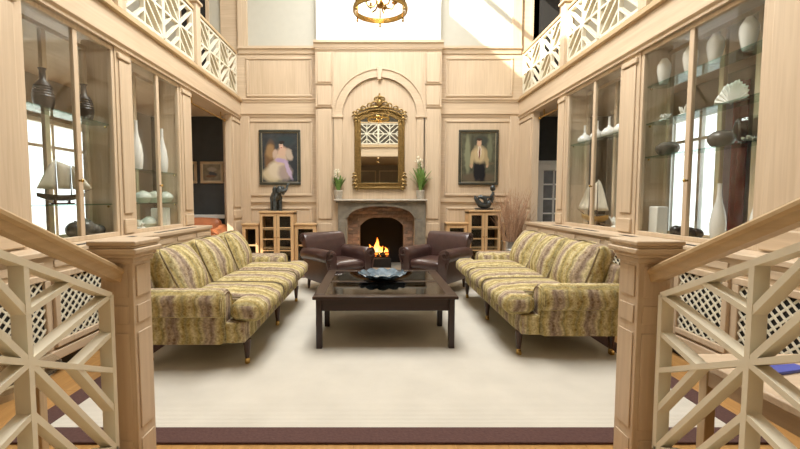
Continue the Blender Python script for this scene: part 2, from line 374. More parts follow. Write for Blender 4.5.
# ceiling with its skylight
SX0, SX1, SY0, SY1 = -1.25, 1.35, 2.3, 7.0
ce = MB(); ce.box(XOL-.2, SX0, -4.2, 8.9, ZC, ZC+.25); ce.box(SX1, XOR+.2, -4.2, 8.9, ZC, ZC+.25); ce.box(SX0, SX1, -4.2, SY0, ZC, ZC+.25); ce.box(SX0, SX1, SY1, 8.9, ZC, ZC+.25)
ce = struct(ce.build('ceiling', 'ceiling_paint'))
sk = MB(); sk.box(SX0-.06, SX0, SY0-.06, SY1+.06, ZC-.05, ZC+.05); sk.box(SX1, SX1+.06, SY0-.06, SY1+.06, ZC-.05, ZC+.05); sk.box(SX0, SX1, SY0-.06, SY0, ZC-.05, ZC+.05); sk.box(SX0, SX1, SY1, SY1+.06, ZC-.05, ZC+.05)
sk.build('skylight_frame', 'white_paint', ce)

# ---------------------------------------------------------------- back wall
def zb(y, Y=YB): return onY(CX, y, Y).z
fo0, fo1 = onY(347.5, 200, YF).x, onY(414, 200, YF).x           # hole for the fireplace
fz = zb(203.8, YF)
wb = MB().box(XL-.35, fo0-.08, YB, YB+.25, 0, ZC).box(fo1+.08, XR+.35, YB, YB+.25, 0, ZC).box(fo0-.08, fo1+.08, YB, YB+.25, fz+.1, ZC)
wb = struct(wb.build('wall_back', 'oak_x'))
wt = zb(50)
B(XL, XR, YB-.012, YB, wt, ZC).build('upper_wall_paint', 'cream_paint', wb)
def hmould(y0, y1, proud, Y, x0, x1, par, name='moulding', mat='oak_x'):
    za, zt = sorted((zb(y0, Y), zb(y1, Y))); hh = zt-za
    m = MB(); m.prism([(Y, za), (Y, zt), (Y-proud, zt), (Y-proud, zt-hh*.35), (Y-proud*.6, zt-hh*.45), (Y-proud*.35, za+hh*.12), (Y-proud*.35, za)], 'x', x0, x1)
    return m.build(name, mat, par)
xcl, xcr = onY(316, 150, YF).x, onY(441, 150, YF).x           # chimney breast sides
def raised_panel(px0, px1, y0, y1, Y, par, wd=.05, proud=.03, mat='oak_z'):
    x0, x1 = onY(px0, y0, Y).x, onY(px1, y0, Y).x; za, zt = sorted((zb(y0, Y), zb(y1, Y)))
    pn = B(x0+wd, x1-wd, Y-.012, Y, za+wd, zt-wd).build('panel', mat, par, bevel=.006)
    for a in ((x0, x1, za, za+wd), (x0, x1, zt-wd, zt)): B(a[0], a[1], Y-proud, Y, a[2], a[3]).build('panel_moulding', 'oak_x', par, bevel=.011)
    for a in ((x0, x0+wd), (x1-wd, x1)): B(a[0], a[1], Y-proud, Y, za+wd, zt-wd).build('panel_moulding', 'oak_z', par, bevel=.011)
for (xa, xb_, pa, pb) in ((XL, xcl, 246, 312), (xcr, XR, 446, 513)):
    hmould(47, 54, .07, YB, xa, xb_, wb, 'cap_moulding'); hmould(98.5, 102.5, .045, YB, xa, xb_, wb); hmould(113, 117, .05, YB, xa, xb_, wb)
    raised_panel(pa, pb, 57.5, 97, YB, wb); raised_panel(pa-1, pb, 120, 196, YB, wb)
    hmould(201, 204, .04, YB, xa, xb_, wb, 'dado_moulding'); raised_panel(pa, pb, 207, 262, YB, wb)
    B(xa, xb_, YB-.025, YB, 0, .16).build('skirting', 'oak_x', wb, bevel=.008)
for (a, b_) in ((XL, XL+.20), (XR-.20, XR)):                     # corner pilasters of the upper wall
    B(a, b_, YB-.06, YB, wt+.05, ZC).build('pilaster', 'oak_z', wb, bevel=.01)
    B(a, b_, YB-.05, YB, .16, zb(117)).build('pilaster', 'oak_z', wb, bevel=.01)
# chimney breast
cb = MB(); ztop = zb(42, YF)
cb.box(xcl, fo0, YF, YB+.02, 0, ztop); cb.box(fo1, xcr, YF, YB+.02, 0, ztop); cb.box(fo0, fo1, YF, YB+.02, fz, ztop)
cb = struct(cb.build('wall_chimney', 'oak_z'))
B(xcl+.02, xcr-.02, YF+.02, YB+.02, ztop, ZC).build('upper_wall_paint', 'overexposed_plaster', cb)
hmould(41, 48, .07, YF, xcl-.03, xcr+.03, cb, 'cap_moulding'); hmould(49, 51, .03, YF, xcl, xcr, cb)
for s0, s1 in ((316, 333.5), (424, 441)):
    x0, x1 = onY(s0, 150, YF).x, onY(s1, 150, YF).x
    for ya, yb in ((53, 82.5), (86, 105.5), (109, 219), (223, 238), (242, 268)):
        za, zt = zb(yb, YF), zb(ya, YF)
        B(x0+.035, x1-.035, YF-.025, YF, za, zt).build('panel', 'oak_z', cb, bevel=.012)
    hmould(106.5, 108.5, .035, YF, x0, x1, cb); hmould(83.5, 85, .03, YF, x0, x1, cb)
    xe = x1 if s0 < 377 else x0
    B(xe-.012, xe+.012, YF-.03, YF, zb(200, YF), zb(52, YF)).build('moulding', 'oak_z', cb)
ax, az = onY(379.5, 115, YF).x, zb(115.5, YF)
ro, ri = onY(426, 115, YF).x-ax, onY(416.5, 115, YF).x-ax
pts = [PI*i/36 for i in range(37)]
for nm, ra, rb_, pr in (('archivolt', ri, ro, .035), ('archivolt_bead', ro-.035, ro, .055), ('archivolt_bead', ri, ri+.03, .05)):
    m = MB(); m.strip([(ax+ra*math.cos(t), az+ra*math.sin(t)) for t in pts], [(ax+rb_*math.cos(t), az+rb_*math.sin(t)) for t in pts], 'y', YF-pr, YF)
    m.build(nm, 'oak_x', cb)
m = MB(); m.prism([(ax-.035, az+ri-.05), (ax+.035, az+ri-.05), (ax+.055, az+ro+.01), (ax-.055, az+ro+.01)], 'y', YF-.08, YF); m.build('keystone', 'oak_z', cb, bevel=.006)
for sg in (-1, 1):
    a, b_ = sorted((ax+sg*ri, ax+sg*ro))
    B(a, b_, YF-.03, YF, zb(199, YF), az-.04).build('arch_jamb', 'oak_z', cb, bevel=.008)
    B(a-.02, b_+.02, YF-.055, YF, az-.05, az).build('impost', 'oak_x', cb, bevel=.01)

# ---------------------------------------------------------------- side walls with galleries
SLP = .02
def side(sg, X0, XO, posts, name, rail_label):
    """posts: (y0, y1) of the full-height oak posts; sg -1 left, +1 right; u is depth away from the hall"""
    def U(u): return X0+sg*u
    wl = MB()
    for y0, y1 in posts: wl.box(U(0), U(.35 if y1 < 8 else .12), y0, y1, 0, 3.05)
    wl = struct(wl.build('wall_'+name, 'oak_z'))
    for y0, y1 in posts:
        wd = y1-y0
        if wd > 1.0:
            n = int(wd/.9)
            for i in range(n):
                a = y0+i*wd/n+.08; b = y0+(i+1)*wd/n-.08
                frame_yz(a, b, 1.1, 2.9, U(0), U(-.02), .05).build('panel_moulding', 'oak_z', wl, bevel=.006); frame_yz(a, b, .2, 1.0, U(0), U(-.02), .05).build('panel_moulding', 'oak_z', wl, bevel=.006)
        else:
            e = min(.06, wd*.2)
            B(U(0), U(-.018), y0+e, y1-e, 1.22, 2.86).build('panel', 'oak_z', wl, bevel=.008)
            B(U(0), U(-.03), y0+e*.8, y1-e*.8, 1.0, 1.16).build('plinth_block', 'oak_y', wl, bevel=.012)
            B(U(0), U(-.018), y0+e, y1-e, .2, .95).build('panel', 'oak_z', wl, bevel=.008)
            B(U(0), U(-.03), y0+e*.5, y1-e*.5, 2.88, 2.94).build('capital', 'oak_y', wl, bevel=.008)
    # gallery floor and fascia
    ga = struct(B(U(.0), XO, YG-.05, YB, 3.05, ZG-.04).build('floor_gallery_'+name, 'oak_y'))
    m = MB(); m.prism([(U(0), 2.985), (U(-.03), 2.985), (U(-.03), 3.01), (U(-.055), 3.035), (U(-.055), 3.05), (U(0), 3.05)], 'y', YG, YB-.001); m.build('cornice', 'oak_y', ga)
    B(U(0), U(-.02), YG, YB-.001, 3.06, 3.33).build('fascia', 'oak_y', ga)
    m = MB(); m.prism([(U(.12), 3.33), (U(-.05), 3.33), (U(-.065), 3.345), (U(-.065), 3.375), (U(-.03), 3.39), (U(-.03), ZG), (U(.12), ZG)], 'y', YG, YB-.001); m.build('nosing', 'tan_oak_y', ga)
    B(U(.12), XO, YG, YB, ZG-.04, ZG).build('gallery_boards', 'floor_board', ga)
    # outer wall of gallery and room with window openings
    return wl, U
wl, UL = side(-1, XL, XOL, [(-4.2, 2.55), (2.55, 3.26), (4.43, 4.70), (5.87, 6.20), (7.89, 8.4)], 'left', '')
wr, UR = side(1, XR, XOR, [(-4.2, 2.45), (2.45, 3.11), (4.58, 4.92), (6.33, 6.62), (7.67, 8.4)], 'right', '')

def outer(sg, XO, name, wins):
    m = MB(); t0, t1 = (XO, XO+sg*.2)
    ys = [-4.2]
    for a, b, za, zt in wins: ys += [a, b]
    ys.append(8.9)
    for i in range(0, len(ys), 2): m.box(t0, t1, ys[i], ys[i+1], 0, 3.2)
    for a, b, za, zt in wins: m.box(t0, t1, a, b, 0, za); m.box(t0, t1, a, b, zt, 3.2)
    o = struct(m.build('wall_outer_'+name, 'room_wall'))
    B(t0, t1, -4.2, 8.9, 3.2, ZC).build('gallery_wall_paint', 'cream_paint', o)
    return o
winsL = [(3.3, 4.6, .25, 2.5), (5.15, 6.75, .25, 2.5)]
winsR = [(3.2, 4.5, .25, 2.65), (5.40, 6.80, .25, 2.65)]
outer(-1, XOL, 'left', winsL); outer(1, XOR, 'right', winsR)
wn = 0
for sg, XO, wins in ((-1, XOL, winsL), (1, XOR, winsR)):
    for a, b, za, zt in wins:
        wn += 1; x0, x1 = XO+sg*.04, XO+sg*.12
        o = struct(frame_yz(a, b, za, zt, x0, x1, .06).build('window_%d' % wn, 'white_paint', bevel=.005))
        B(x0+.01*sg, x1-.01*sg, (a+b)/2-.025, (a+b)/2+.025, za+.06, zt-.06).build('mullion', 'white_paint', o)
        for z in (za+.55, zt-.38): B(x0+.015*sg, x1-.015*sg, a+.06, b-.06, z-.02, z+.02).build('glazing_bar', 'white_paint', o)
        for (ya, yb) in ((a+.06, (a+b)/2-.025), ((a+b)/2+.025, b-.06)): B(x0+.035*sg, x0+.041*sg, ya, yb, za+.06, zt-.06).build('pane', 'pane_glass', o)
        B(XO-sg*.06, XO+sg*.04, a-.06, b+.06, za-.04, za).build('window_sill', 'white_paint', o)
# end walls of the side rooms and galleries
for sg, X0, XO, nm in ((-1, XL, XOL, 'left'), (1, XR, XOR, 'right')):
    x0, x1 = X0+sg*.35, XO
    o = struct(B(x0, x1, YB+.05, YB+.3, 0, 3.05).build('wall_end_'+nm, 'charcoal_wall'))
    B(x0, x1, YB+.02, YB+.05, 0, 1.0).build('dado_panel', 'charcoal_wall', o)
    B(x0, x1, YB-.0, YB+.05, .98, 1.06).build('dado_rail', 'white_paint', o, bevel=.01)
    B(x0, x1, YB+.05, YB+.3, 3.05, ZC).build('gallery_wall_paint', 'cream_paint', o)
# doorways at the gallery ends; near-black panels paint the shade inside them
o = struct(B(onY(181, 20, YB).x, onY(207, 20, YB).x, YB, YB+.06, ZG, 5.6).build('door_1', 'doorway_shade'))
frame_xz(onY(179, 20, YB).x, onY(208.5, 20, YB).x, ZG-.05, 5.66, YB-.02, YB+.05, .05).build('door_frame', 'oak_z', o)
o = struct(B(onY(533, 20, YB).x, onY(560, 20, YB).x, YB, YB+.06, ZG, 5.6).build('door_2', 'doorway_shade'))
frame_xz(onY(531, 20, YB).x, onY(562, 20, YB).x, ZG-.05, 5.66, YB-.02, YB+.05, .05).build('door_frame', 'oak_z', o)
# glazed white door in the right-hand room
dx0, dx1 = onY(537, 190, YB).x, onY(537, 190, YB).x+.86
d3 = struct(B(dx0-.06, dx1+.06, YB+.0, YB+.05, 0, 2.16).build('door_3', 'white_paint'))
frame_xz(dx0, dx1, .0, 2.08, YB-.05, YB, .11).build('door_leaf', 'white_paint', d3, bevel=.004)
B(dx0+.11, dx1-.11, YB-.045, YB, .11, .5).build('kick_panel', 'white_paint', d3, bevel=.01)
for i in range(3):
    for j in range(5):
        px0 = dx0+.11+i*(dx1-dx0-.22)/3; pz0 = .5+j*1.47/5
        B(px0+.015, px0+(dx1-dx0-.22)/3-.015, YB-.02, YB-.014, pz0+.015, pz0+1.47/5-.015).build('pane', 'grey_ceramic', d3)
for i in range(1, 3): B(dx0+.11+i*(dx1-dx0-.22)/3-.015, dx0+.11+i*(dx1-dx0-.22)/3+.015, YB-.04, YB, .5, 1.97).build('glazing_bar', 'white_paint', d3)
for j in range(0, 5): B(dx0+.11, dx1-.11, YB-.04, YB, .5+j*1.47/5-.015, .5+j*1.47/5+.015).build('glazing_bar', 'white_paint', d3)
# entrance end: gallery across, rear wall with broad window
gf = struct(B(UL(0), UR(0), -4.2, YG-.06, 3.05, ZG-.04).build('floor_gallery_entrance', 'oak_x'))
B(XL, XR, YG-.06, YG-.04, 3.06, 3.33).build('fascia', 'oak_x', gf); B(XL, XR, YG-.06, YG+.02, 3.33, ZG).build('nosing', 'tan_oak_x', gf); B(XL, XR, YG-.06, YG-.01, 2.99, 3.06).build('cornice', 'oak_x', gf)
wf = struct(B(XOL, XOR, -4.4, -4.2, 0, ZC).build('wall_front', 'room_wall'))
for i in range(4): frame_xz(-2.3+i*1.2, -1.25+i*1.2, ZL+.15, 2.8, -4.2, -4.17, .06).build('panel_moulding', 'oak_z', wf, bevel=.008)
for i, (x, y) in enumerate(((-.9, -.4), (.05, -.4), (1.0, -.4), (-.9, -2.2), (.05, -2.2), (1.0, -2.2))):
    t = thing('ceiling_downlight', 'small round recessed downlight under the entrance gallery', 'downlight', (x, y, 3.05), group='downlights under the entrance gallery')
    MB().lathe([(.045, -.012), (.065, -.012), (.068, 0), (.045, 0), (.045, -.012)], (0, 0, 0), 20).build('trim_ring', 'brass', t, world=False)
    MB().lathe([(.0, -.006), (.044, -.006), (.044, 0), (0, 0)], (0, 0, 0), 20).build('lens', 'downlight', t, world=False)
    l_ = bpy.data.lights.new('downlight_beam', 'SPOT'); l_.energy = 7; l_.spot_size = 2.2; l_.spot_blend = .6; l_.color = (1, .87, .68); l_.shadow_soft_size = .04
    lo_ = bpy.data.objects.new('downlight_beam', l_); COL.objects.link(lo_); lo_.location = (x, y, 3.03)
# ground outside
struct(B(-30, 30, -30, 30, -.5, -.2).build('ground_terrace', 'terrace'), 'pale paved terrace outside the windows', 'ground')

# ---------------------------------------------------------------- fireplace
fp = thing('fireplace', 'stone fireplace with Tudor arch and brick lining under the gilt mirror', 'fireplace', ((fo0+fo1)/2, YF, 0))
mz = zb(199.2, YF-.2)
mx0, mx1 = onY(334, 200, YF-.2).x, onY(427.5, 200, YF-.2).x
ms = B(mx0, mx1, YF-.22, YF, mz-.035, mz).build('mantel_shelf', 'mantel_stone', fp, bevel=.01)
B(mx0+.03, mx1-.03, YF-.18, YF, mz-.07, mz-.035).build('bed_moulding', 'stone', fp, bevel=.012)
YS = YF-.14
sx0, sx1 = onY(338, 230, YS).x, onY(425.5, 230, YS).x; jx0, jx1 = onY(347.5, 230, YS).x, onY(414.5, 230, YS).x
spring = zb(218, YS); apex = zb(206.2, YS); cxm = (jx0+jx1)/2; hw = (jx1-jx0)/2
for a, b_ in ((sx0, jx0), (jx1, sx1)):
    j = B(a, b_, YS, YF, 0, spring).build('jamb', 'stone', fp, bevel=.012)
    B(a+.05, b_-.05, YS-.02, YS, .18, spring-.05).build('jamb_panel', 'stone', j, bevel=.012)
    B(a-.015, b_+.015, YS-.03, YF, 0, .14).build('jamb_base', 'stone', j, bevel=.012)
arch = [(cxm+hw*(-1+2*i/24), spring+(apex-spring)*(1-abs(-1+2*i/24)**2.6)**.6) for i in range(25)]
m = MB(); m.strip(arch, [(x, mz-.07) for x, z in arch], 'y', YS, YF); m.box(sx0, jx0, YS, YF, spring, mz-.07); m.box(jx1, sx1, YS, YF, spring, mz-.07)
m.build('lintel', 'stone', fp)
m = MB(); m.strip([(x, z) for x, z in arch], [(x+(x-cxm)*.05, z+.035) for x, z in arch], 'y', YS-.025, YS); m.build('arch_moulding', 'stone', fp)
# brick lining with segmental fire opening
YBK = YF+.03
ob0, ob1 = onY(360, 230, YBK).x, onY(403.5, 230, YBK).x; obs = zb(226, YBK); oba = zb(217, YBK); obc = (ob0+ob1)/2; obh = (ob1-ob0)/2
seg = [(obc+obh*(-1+2*i/20), obs+(oba-obs)*(1-abs(-1+2*i/20)**3)) for i in range(21)]
m = MB(); m.box(fo0, ob0, YBK+.01, YBK+.09, 0, fz); m.box(ob1, fo1, YBK+.01, YBK+.09, 0, fz); m.strip(seg, [(x, fz) for x, z in seg], 'y', YBK+.01, YBK+.09)
m.build('brick_backing', 'mortar', fp)
bh = .066; bl = .2
protos = {}
def brick(x0, x1, z0, z1):
    key = (round(x1-x0, 2), round(z1-z0, 2), random.randint(0, 3))
    if key not in protos:
        o = B(0, key[0]-.008, 0, .02, 0, key[1]-.008).build('brick', 'brick_%d' % key[2], fp, world=False, bevel=.004); protos[key] = o
    else:
        o = protos[key].copy(); COL.objects.link(o)
    o.location = Vector((x0, YBK-.01-random.random()*.004, z0))-Vector(fp['_base'])
z = .02; r = 0
while z < fz-.03:
    x = fo0+.004-(.1 if r % 2 else 0)
    while x < fo1:
        a, b_ = max(x, fo0+.004), min(x+bl, fo1-.004)
        zz = z+bh
        parts = []
        if zz <= obs+.02:
            if a < ob0: parts.append((a, min(b_, ob0)))
            if b_ > ob1: parts.append((max(a, ob1), b_))
        else:
            lim = min(abs(a-obc), abs(b_-obc)) if (a-obc)*(b_-obc) > 0 else 0
            ztop_ = obs+(oba-obs)*(1-min(1, lim/obh)**3)
            if z >= ztop_-.02 or lim > obh: parts.append((a, b_))
            else:
                if a < ob0: parts.append((a, ob0))
                if b_ > ob1: parts.append((ob1, b_))
        for p0, p1 in parts:
            if p1-p0 > .03: brick(p0, p1, z, min(zz, fz))
        x += bl
    z += bh; r += 1
m = MB(); m.box(ob0-.05, ob1+.05, YF+.5, YF+.55, 0, oba+.1); m.box(ob0-.06, ob0-.01, YBK+.09, YF+.5, 0, oba+.1); m.box(ob1+.01, ob1+.06, YBK+.09, YF+.5, 0, oba+.1); m.box(ob0-.06, ob1+.06, YBK+.09, YF+.55, oba+.06, oba+.12)
m.build('firebox', 'soot', fp)
B(sx0-.1, sx1+.1, YF-.55, YF+.5, -.002, .03).build('hearth', 'stone', fp, bevel=.008)
gx = onY(377.5, 250, YF-.05).x
gr = thing('fire_grate', 'black iron fire basket standing in the brick fireplace', 'grate', (gx, YF+.02, .03))
m = MB(); m.box(gx-.24, gx+.24, YF-.16, YF+.2, .15, .19); 
for z in (.22, .27, .32): m.tube([(gx-.24, YF+.18, z), (gx-.24, YF-.15, z), (gx+.24, YF-.15, z), (gx+.24, YF+.18, z)], .011, 8)
m.build('basket', 'iron', gr)
for sx in (-.23, .23):
    for sy in (-.14, .18): MB().tube([(gx+sx, YF+sy, .03), (gx+sx, YF+sy, .38)], .013, 8).build('leg', 'iron', gr); 
B(gx-.27, gx+.27, YF-.20, YF-.165, .03, .21).build('ash_front', 'iron', gr, bevel=.006)
for i in range(10):
    x = gx-.19+.042*i+random.uniform(-.01, .01); y = YF+random.uniform(-.09, .13); rr = random.uniform(.045, .065)
    m = MB().ball((0, 0, 0), (rr, rr*.85, rr*.75), 8, 6); m.v = [tuple(Vector(p)*random.uniform(.85, 1.12)) for p in m.v]
    o = m.build('coal', 'coal' if i % 3 else 'ember', None, smooth=False); o.location = (x, y, .24+rr*.2+.03*(i % 2)); tag(o, 'glowing lump of coal in the fire basket' if i % 3 == 0 else 'black lump of coal in the fire basket', 'coal', 'glowing coals in the grate' if i % 3 == 0 else 'coals in the grate')
fm = thing('fire_flames', 'bright orange flames rising from the coals in the fireplace', 'fire', (gx, YF, .27))
for dx, dy, h_, r_ in ((-.16, 0, .24, .05), (-.09, .05, .18, .05), (-.03, -.02, .40, .06), (.03, .05, .26, .055), (.09, -.02, .2, .05), (.15, .03, .17, .045), (-.2, .05, .15, .04), (0, .08, .22, .08)):
    m = MB(); m.tube([(gx+dx+.03*math.sin(3.5*q+dx*40), YF+dy, .27+h_*.85*q) for q in [i/9 for i in range(10)]], [max(.002, r_*(math.sin(PI*min(1, (q*.85+.15)))**.8)*(1-q)**.35) for q in [i/9 for i in range(10)]], 10)
    m.build('flame', 'flame', fm)
fl_ = bpy.data.lights.new('fire_light', 'POINT'); fl_.energy = 7; fl_.color = (1, .45, .12); fl_.shadow_soft_size = .12
flo = bpy.data.objects.new('fire_light', fl_); COL.objects.link(flo); flo.location = (gx, YF-.22, .45)

# ================================================================== DISPLAY CABINETS
def cabinet(sg, X0, y0, y1, mull, base_y0, base_y1, shelves, npan, label):
    def U(u): return X0+sg*u
    t = thing('display_cabinet', label, 'cabinet', (U(.2), (y0+y1)/2, 0), group=None)
    ZB0, ZT = 1.0, 2.985
    bx = -.25
    B(U(.34), U(bx), base_y0, base_y1, .12, .94).build('base', 'oak_y', t)
    B(U(.32), U(bx+.05), base_y0+.01, base_y1-.01, -.003, .12).build('plinth', 'near_black', t)  # recessed plinth coloured near-black to paint the shadow under the base
    B(U(bx), U(bx-.025), base_y0, base_y1, .12, .20).build('base_moulding', 'oak_y', t, bevel=.01)
    sl = B(U(.36), U(bx-.03), base_y0, base_y1, .94, .985).build('sill', 'oak_y', t, bevel=.008)
    n = npan
    for i in range(n):
        a = base_y0+(base_y1-base_y0)*i/n+.07; b = base_y0+(base_y1-base_y0)*(i+1)/n-.07
        B(U(bx), U(bx-.004), a, b, .27, .76).build('grille_backing', 'near_black', t)
        frame_yz(a-.05, b+.05, .22, .81, U(bx), U(bx-.03), .05).build('grille_frame', 'oak_z', t, bevel=.006)
        m = MB(); sp = .075; hgt = .49; w_ = b-a
        for d in (-1, 1):
            k = -int(hgt/sp)-1
            while k*sp < w_+hgt:
                c0 = k*sp
                # line z = (y - c0)*d within the rectangle
                lo = max(0, c0 if d > 0 else c0-hgt); hi = min(w_, c0+hgt if d > 0 else c0)
                if hi-lo > .01:
                    f = lambda q: (q-c0) if d > 0 else (c0-q)
                    m.bar((U(bx-.012-.004*d), a+lo, .27+f(lo)), (U(bx-.012-.004*d), a+hi, .27+f(hi)), .014, (1, 0, 0), .008)
                k += 1
        g = m.build('lattice_grille', 'slat_paint', t, smooth=False); g['kind'] = 'stuff'
        B(U(bx), U(bx-.012), a-.02, b+.02, .845, .905).build('base_panel', 'oak_y', t, bevel=.006)
    m = MB(); nn = max(1, int((y1-y0)/.6))
    for i in range(nn):
        a = y0+(y1-y0)*i/nn+.08; b = y0+(y1-y0)*(i+1)/nn-.08
        B(U(bx+.03), U(bx+.09), a, b, .984, .988).build('vent_slot', 'near_black', sl)
    # glazed case
    fw = .045
    for u0, u1, nm in ((.01, .06, 'front_frame'), (.30, .35, 'rear_frame')):
        fr = frame_yz(y0, y1, ZB0-.015, ZT, U(u0), U(u1), fw).build(nm, 'oak_z', t, bevel=.005)
        B(U(u0+.005), U(u1-.005), mull-.028, mull+.028, ZB0+.03, ZT-fw).build('mullion', 'oak_z', fr, bevel=.005)
        for a, b in ((y0+fw, mull-.028), (mull+.028, y1-fw)): B(U(u0+.02), U(u0+.026), a, b, ZB0+.03, ZT-fw).build('pane', 'pane_glass', fr)
        if nm == 'rear_frame': B(U(u0+.0), U(u1), (y0+mull)/2-.03, (y0+mull)/2+.03, ZB0+.03, ZT-fw).build('mullion', 'oak_z', fr, bevel=.005)
    B(U(.06), U(.30), y0, y1, ZB0-.015, ZB0).build('case_floor', 'oak_y', t)
    for z in shelves: B(U(.07), U(.295), y0+.01, y1-.01, z-.012, z).build('glass_shelf', 'shelf_glass', t)
    for yy, d in ((y0+fw, 1), (y1-fw, -1)):
        for z in shelves: MB().ball((U(.1), yy, z-.03), .012, 8, 6).build('shelf_pin', 'brass', t)
    m = MB().tube([(U(0), mull-.05, 1.55), (U(-.025), mull-.05, 1.55)], .01, 8); m.ball((U(-.03), mull-.05, 1.55), .016, 10, 7); m.build('knob', 'brass', t)
    return t
cabinet(-1, XL, 3.26, 4.43, 3.88, 2.4, 4.55, [1.33, 2.17], 3, 'tall glazed oak display cabinet holding a small sailing ship and ribbed dark vases')
cabinet(-1, XL, 4.70, 5.87, 5.30, 4.55, 6.2, [1.33, 1.74], 3, 'tall glazed oak display cabinet holding round celadon jars and white bottle vases')
cabinet(1, XR, 3.11, 4.58, 3.87, 2.4, 4.75, [1.84, 2.2, 2.6], 4, 'tall glazed oak display cabinet with three glass shelves of shells and white vases')
cabinet(1, XR, 4.92, 6.33, 5.56, 4.75, 7.2, [2.2], 4, 'tall glazed oak display cabinet holding white sailing ship and four white flasks')

# ================================================================== BALUSTRADES
PAT = []      # slats of one square panel, u and v in -1..1
PAT += [((0, -1), (0, 1)), ((-1, 0), (0, 0)), ((0, 0), (1, 0))]
PAT += [((0, 0), (a, b)) for a in (-1, 1) for b in (-1, 1)]
for a in (-1, 1):
    for b in (-1, 1): PAT += [((0, .5*b), (.5*a, b)), ((.5*a, 0), (a, .5*b))]
def lattice(par, P, normal, w_, d_, mat='slat_paint'):
    """P(u,v) -> world point"""
    fr = MB()
    for a, b in (((-1, -1), (1, -1)), ((1, -1), (1, 1)), ((1, 1), (-1, 1)), ((-1, 1), (-1, -1))):
        fr.bar(P(*a), P(*b), w_*1.15, normal, d_)
    fr = fr.build('panel_frame', mat, par, smooth=False)
    for i, (a, b) in enumerate(PAT):
        MB().bar(P(*a), P(*b), w_, normal, d_*(.98-.006*i)).build('slat', mat, fr, smooth=False)
def gallery_rail(axis, c, posts, label):
    """axis 'y': runs along y at x=c; axis 'x': runs along x at y=c"""
    mid = (posts[0]+posts[-1])/2
    loc = (c, mid, ZG) if axis == 'y' else (mid, c, ZG)
    t = thing('gallery_balustrade', label, 'balustrade', loc)
    def pt(s, z, off=0): return (c+off, s, z) if axis == 'y' else (s, c+off, z)
    nrm = (1, 0, 0) if axis == 'y' else (0, 1, 0)
    for p in posts[1:-1] if True else posts:
        a = .075
        x, y, _ = pt(p, 0)
        po = B(x-a, x+a, y-a, y+a, ZG, 4.36).build('post', 'oak_z', t, bevel=.006)
        B(x-a-.03, x+a+.03, y-a-.03, y+a+.03, 4.36, 4.40).build('post_cap', 'oak_z', po, bevel=.01)
    for p0, p1 in zip(posts[:-1], posts[1:]):
        s0, s1 = p0+.08, p1-.08
        if s1-s0 < .4: continue
        for nm, za, zb_, hw_, mt in (('handrail', 4.24, 4.29, .045, 'tan_oak_'+axis), ('bottom_rail', ZG, ZG+.035, .04, 'oak_'+axis)):
            q0 = pt(s0, za, -hw_); q1 = pt(s1, zb_, hw_)
            B(q0[0], q1[0], q0[1], q1[1], q0[2], q1[2]).build(nm, mt, t, bevel=.008)
        n = max(1, round((s1-s0)/.9)); wp = (s1-s0)/n; z0, z1 = ZG+.05, 4.225
        for i in range(n):
            sc = s0+(i+.5)*wp
            lattice(t, lambda u, v: pt(sc+u*(wp/2-.018), (z0+z1)/2+v*((z1-z0)/2-.012)), nrm, .03, .055)
PO = [YG, 2.62, 4.55, 6.48, 8.4]
gallery_rail('y', XL-.045, PO, 'cream lattice balustrade of the gallery above the sailing ship and celadon jars')
gallery_rail('y', XR+.045, PO, 'cream lattice balustrade of the gallery above the white flasks and shells')
gallery_rail('x', YG-.11, [XL, -.9, 1.0, XR], 'cream lattice balustrade of the gallery facing the fireplace, seen in the gilt mirror')

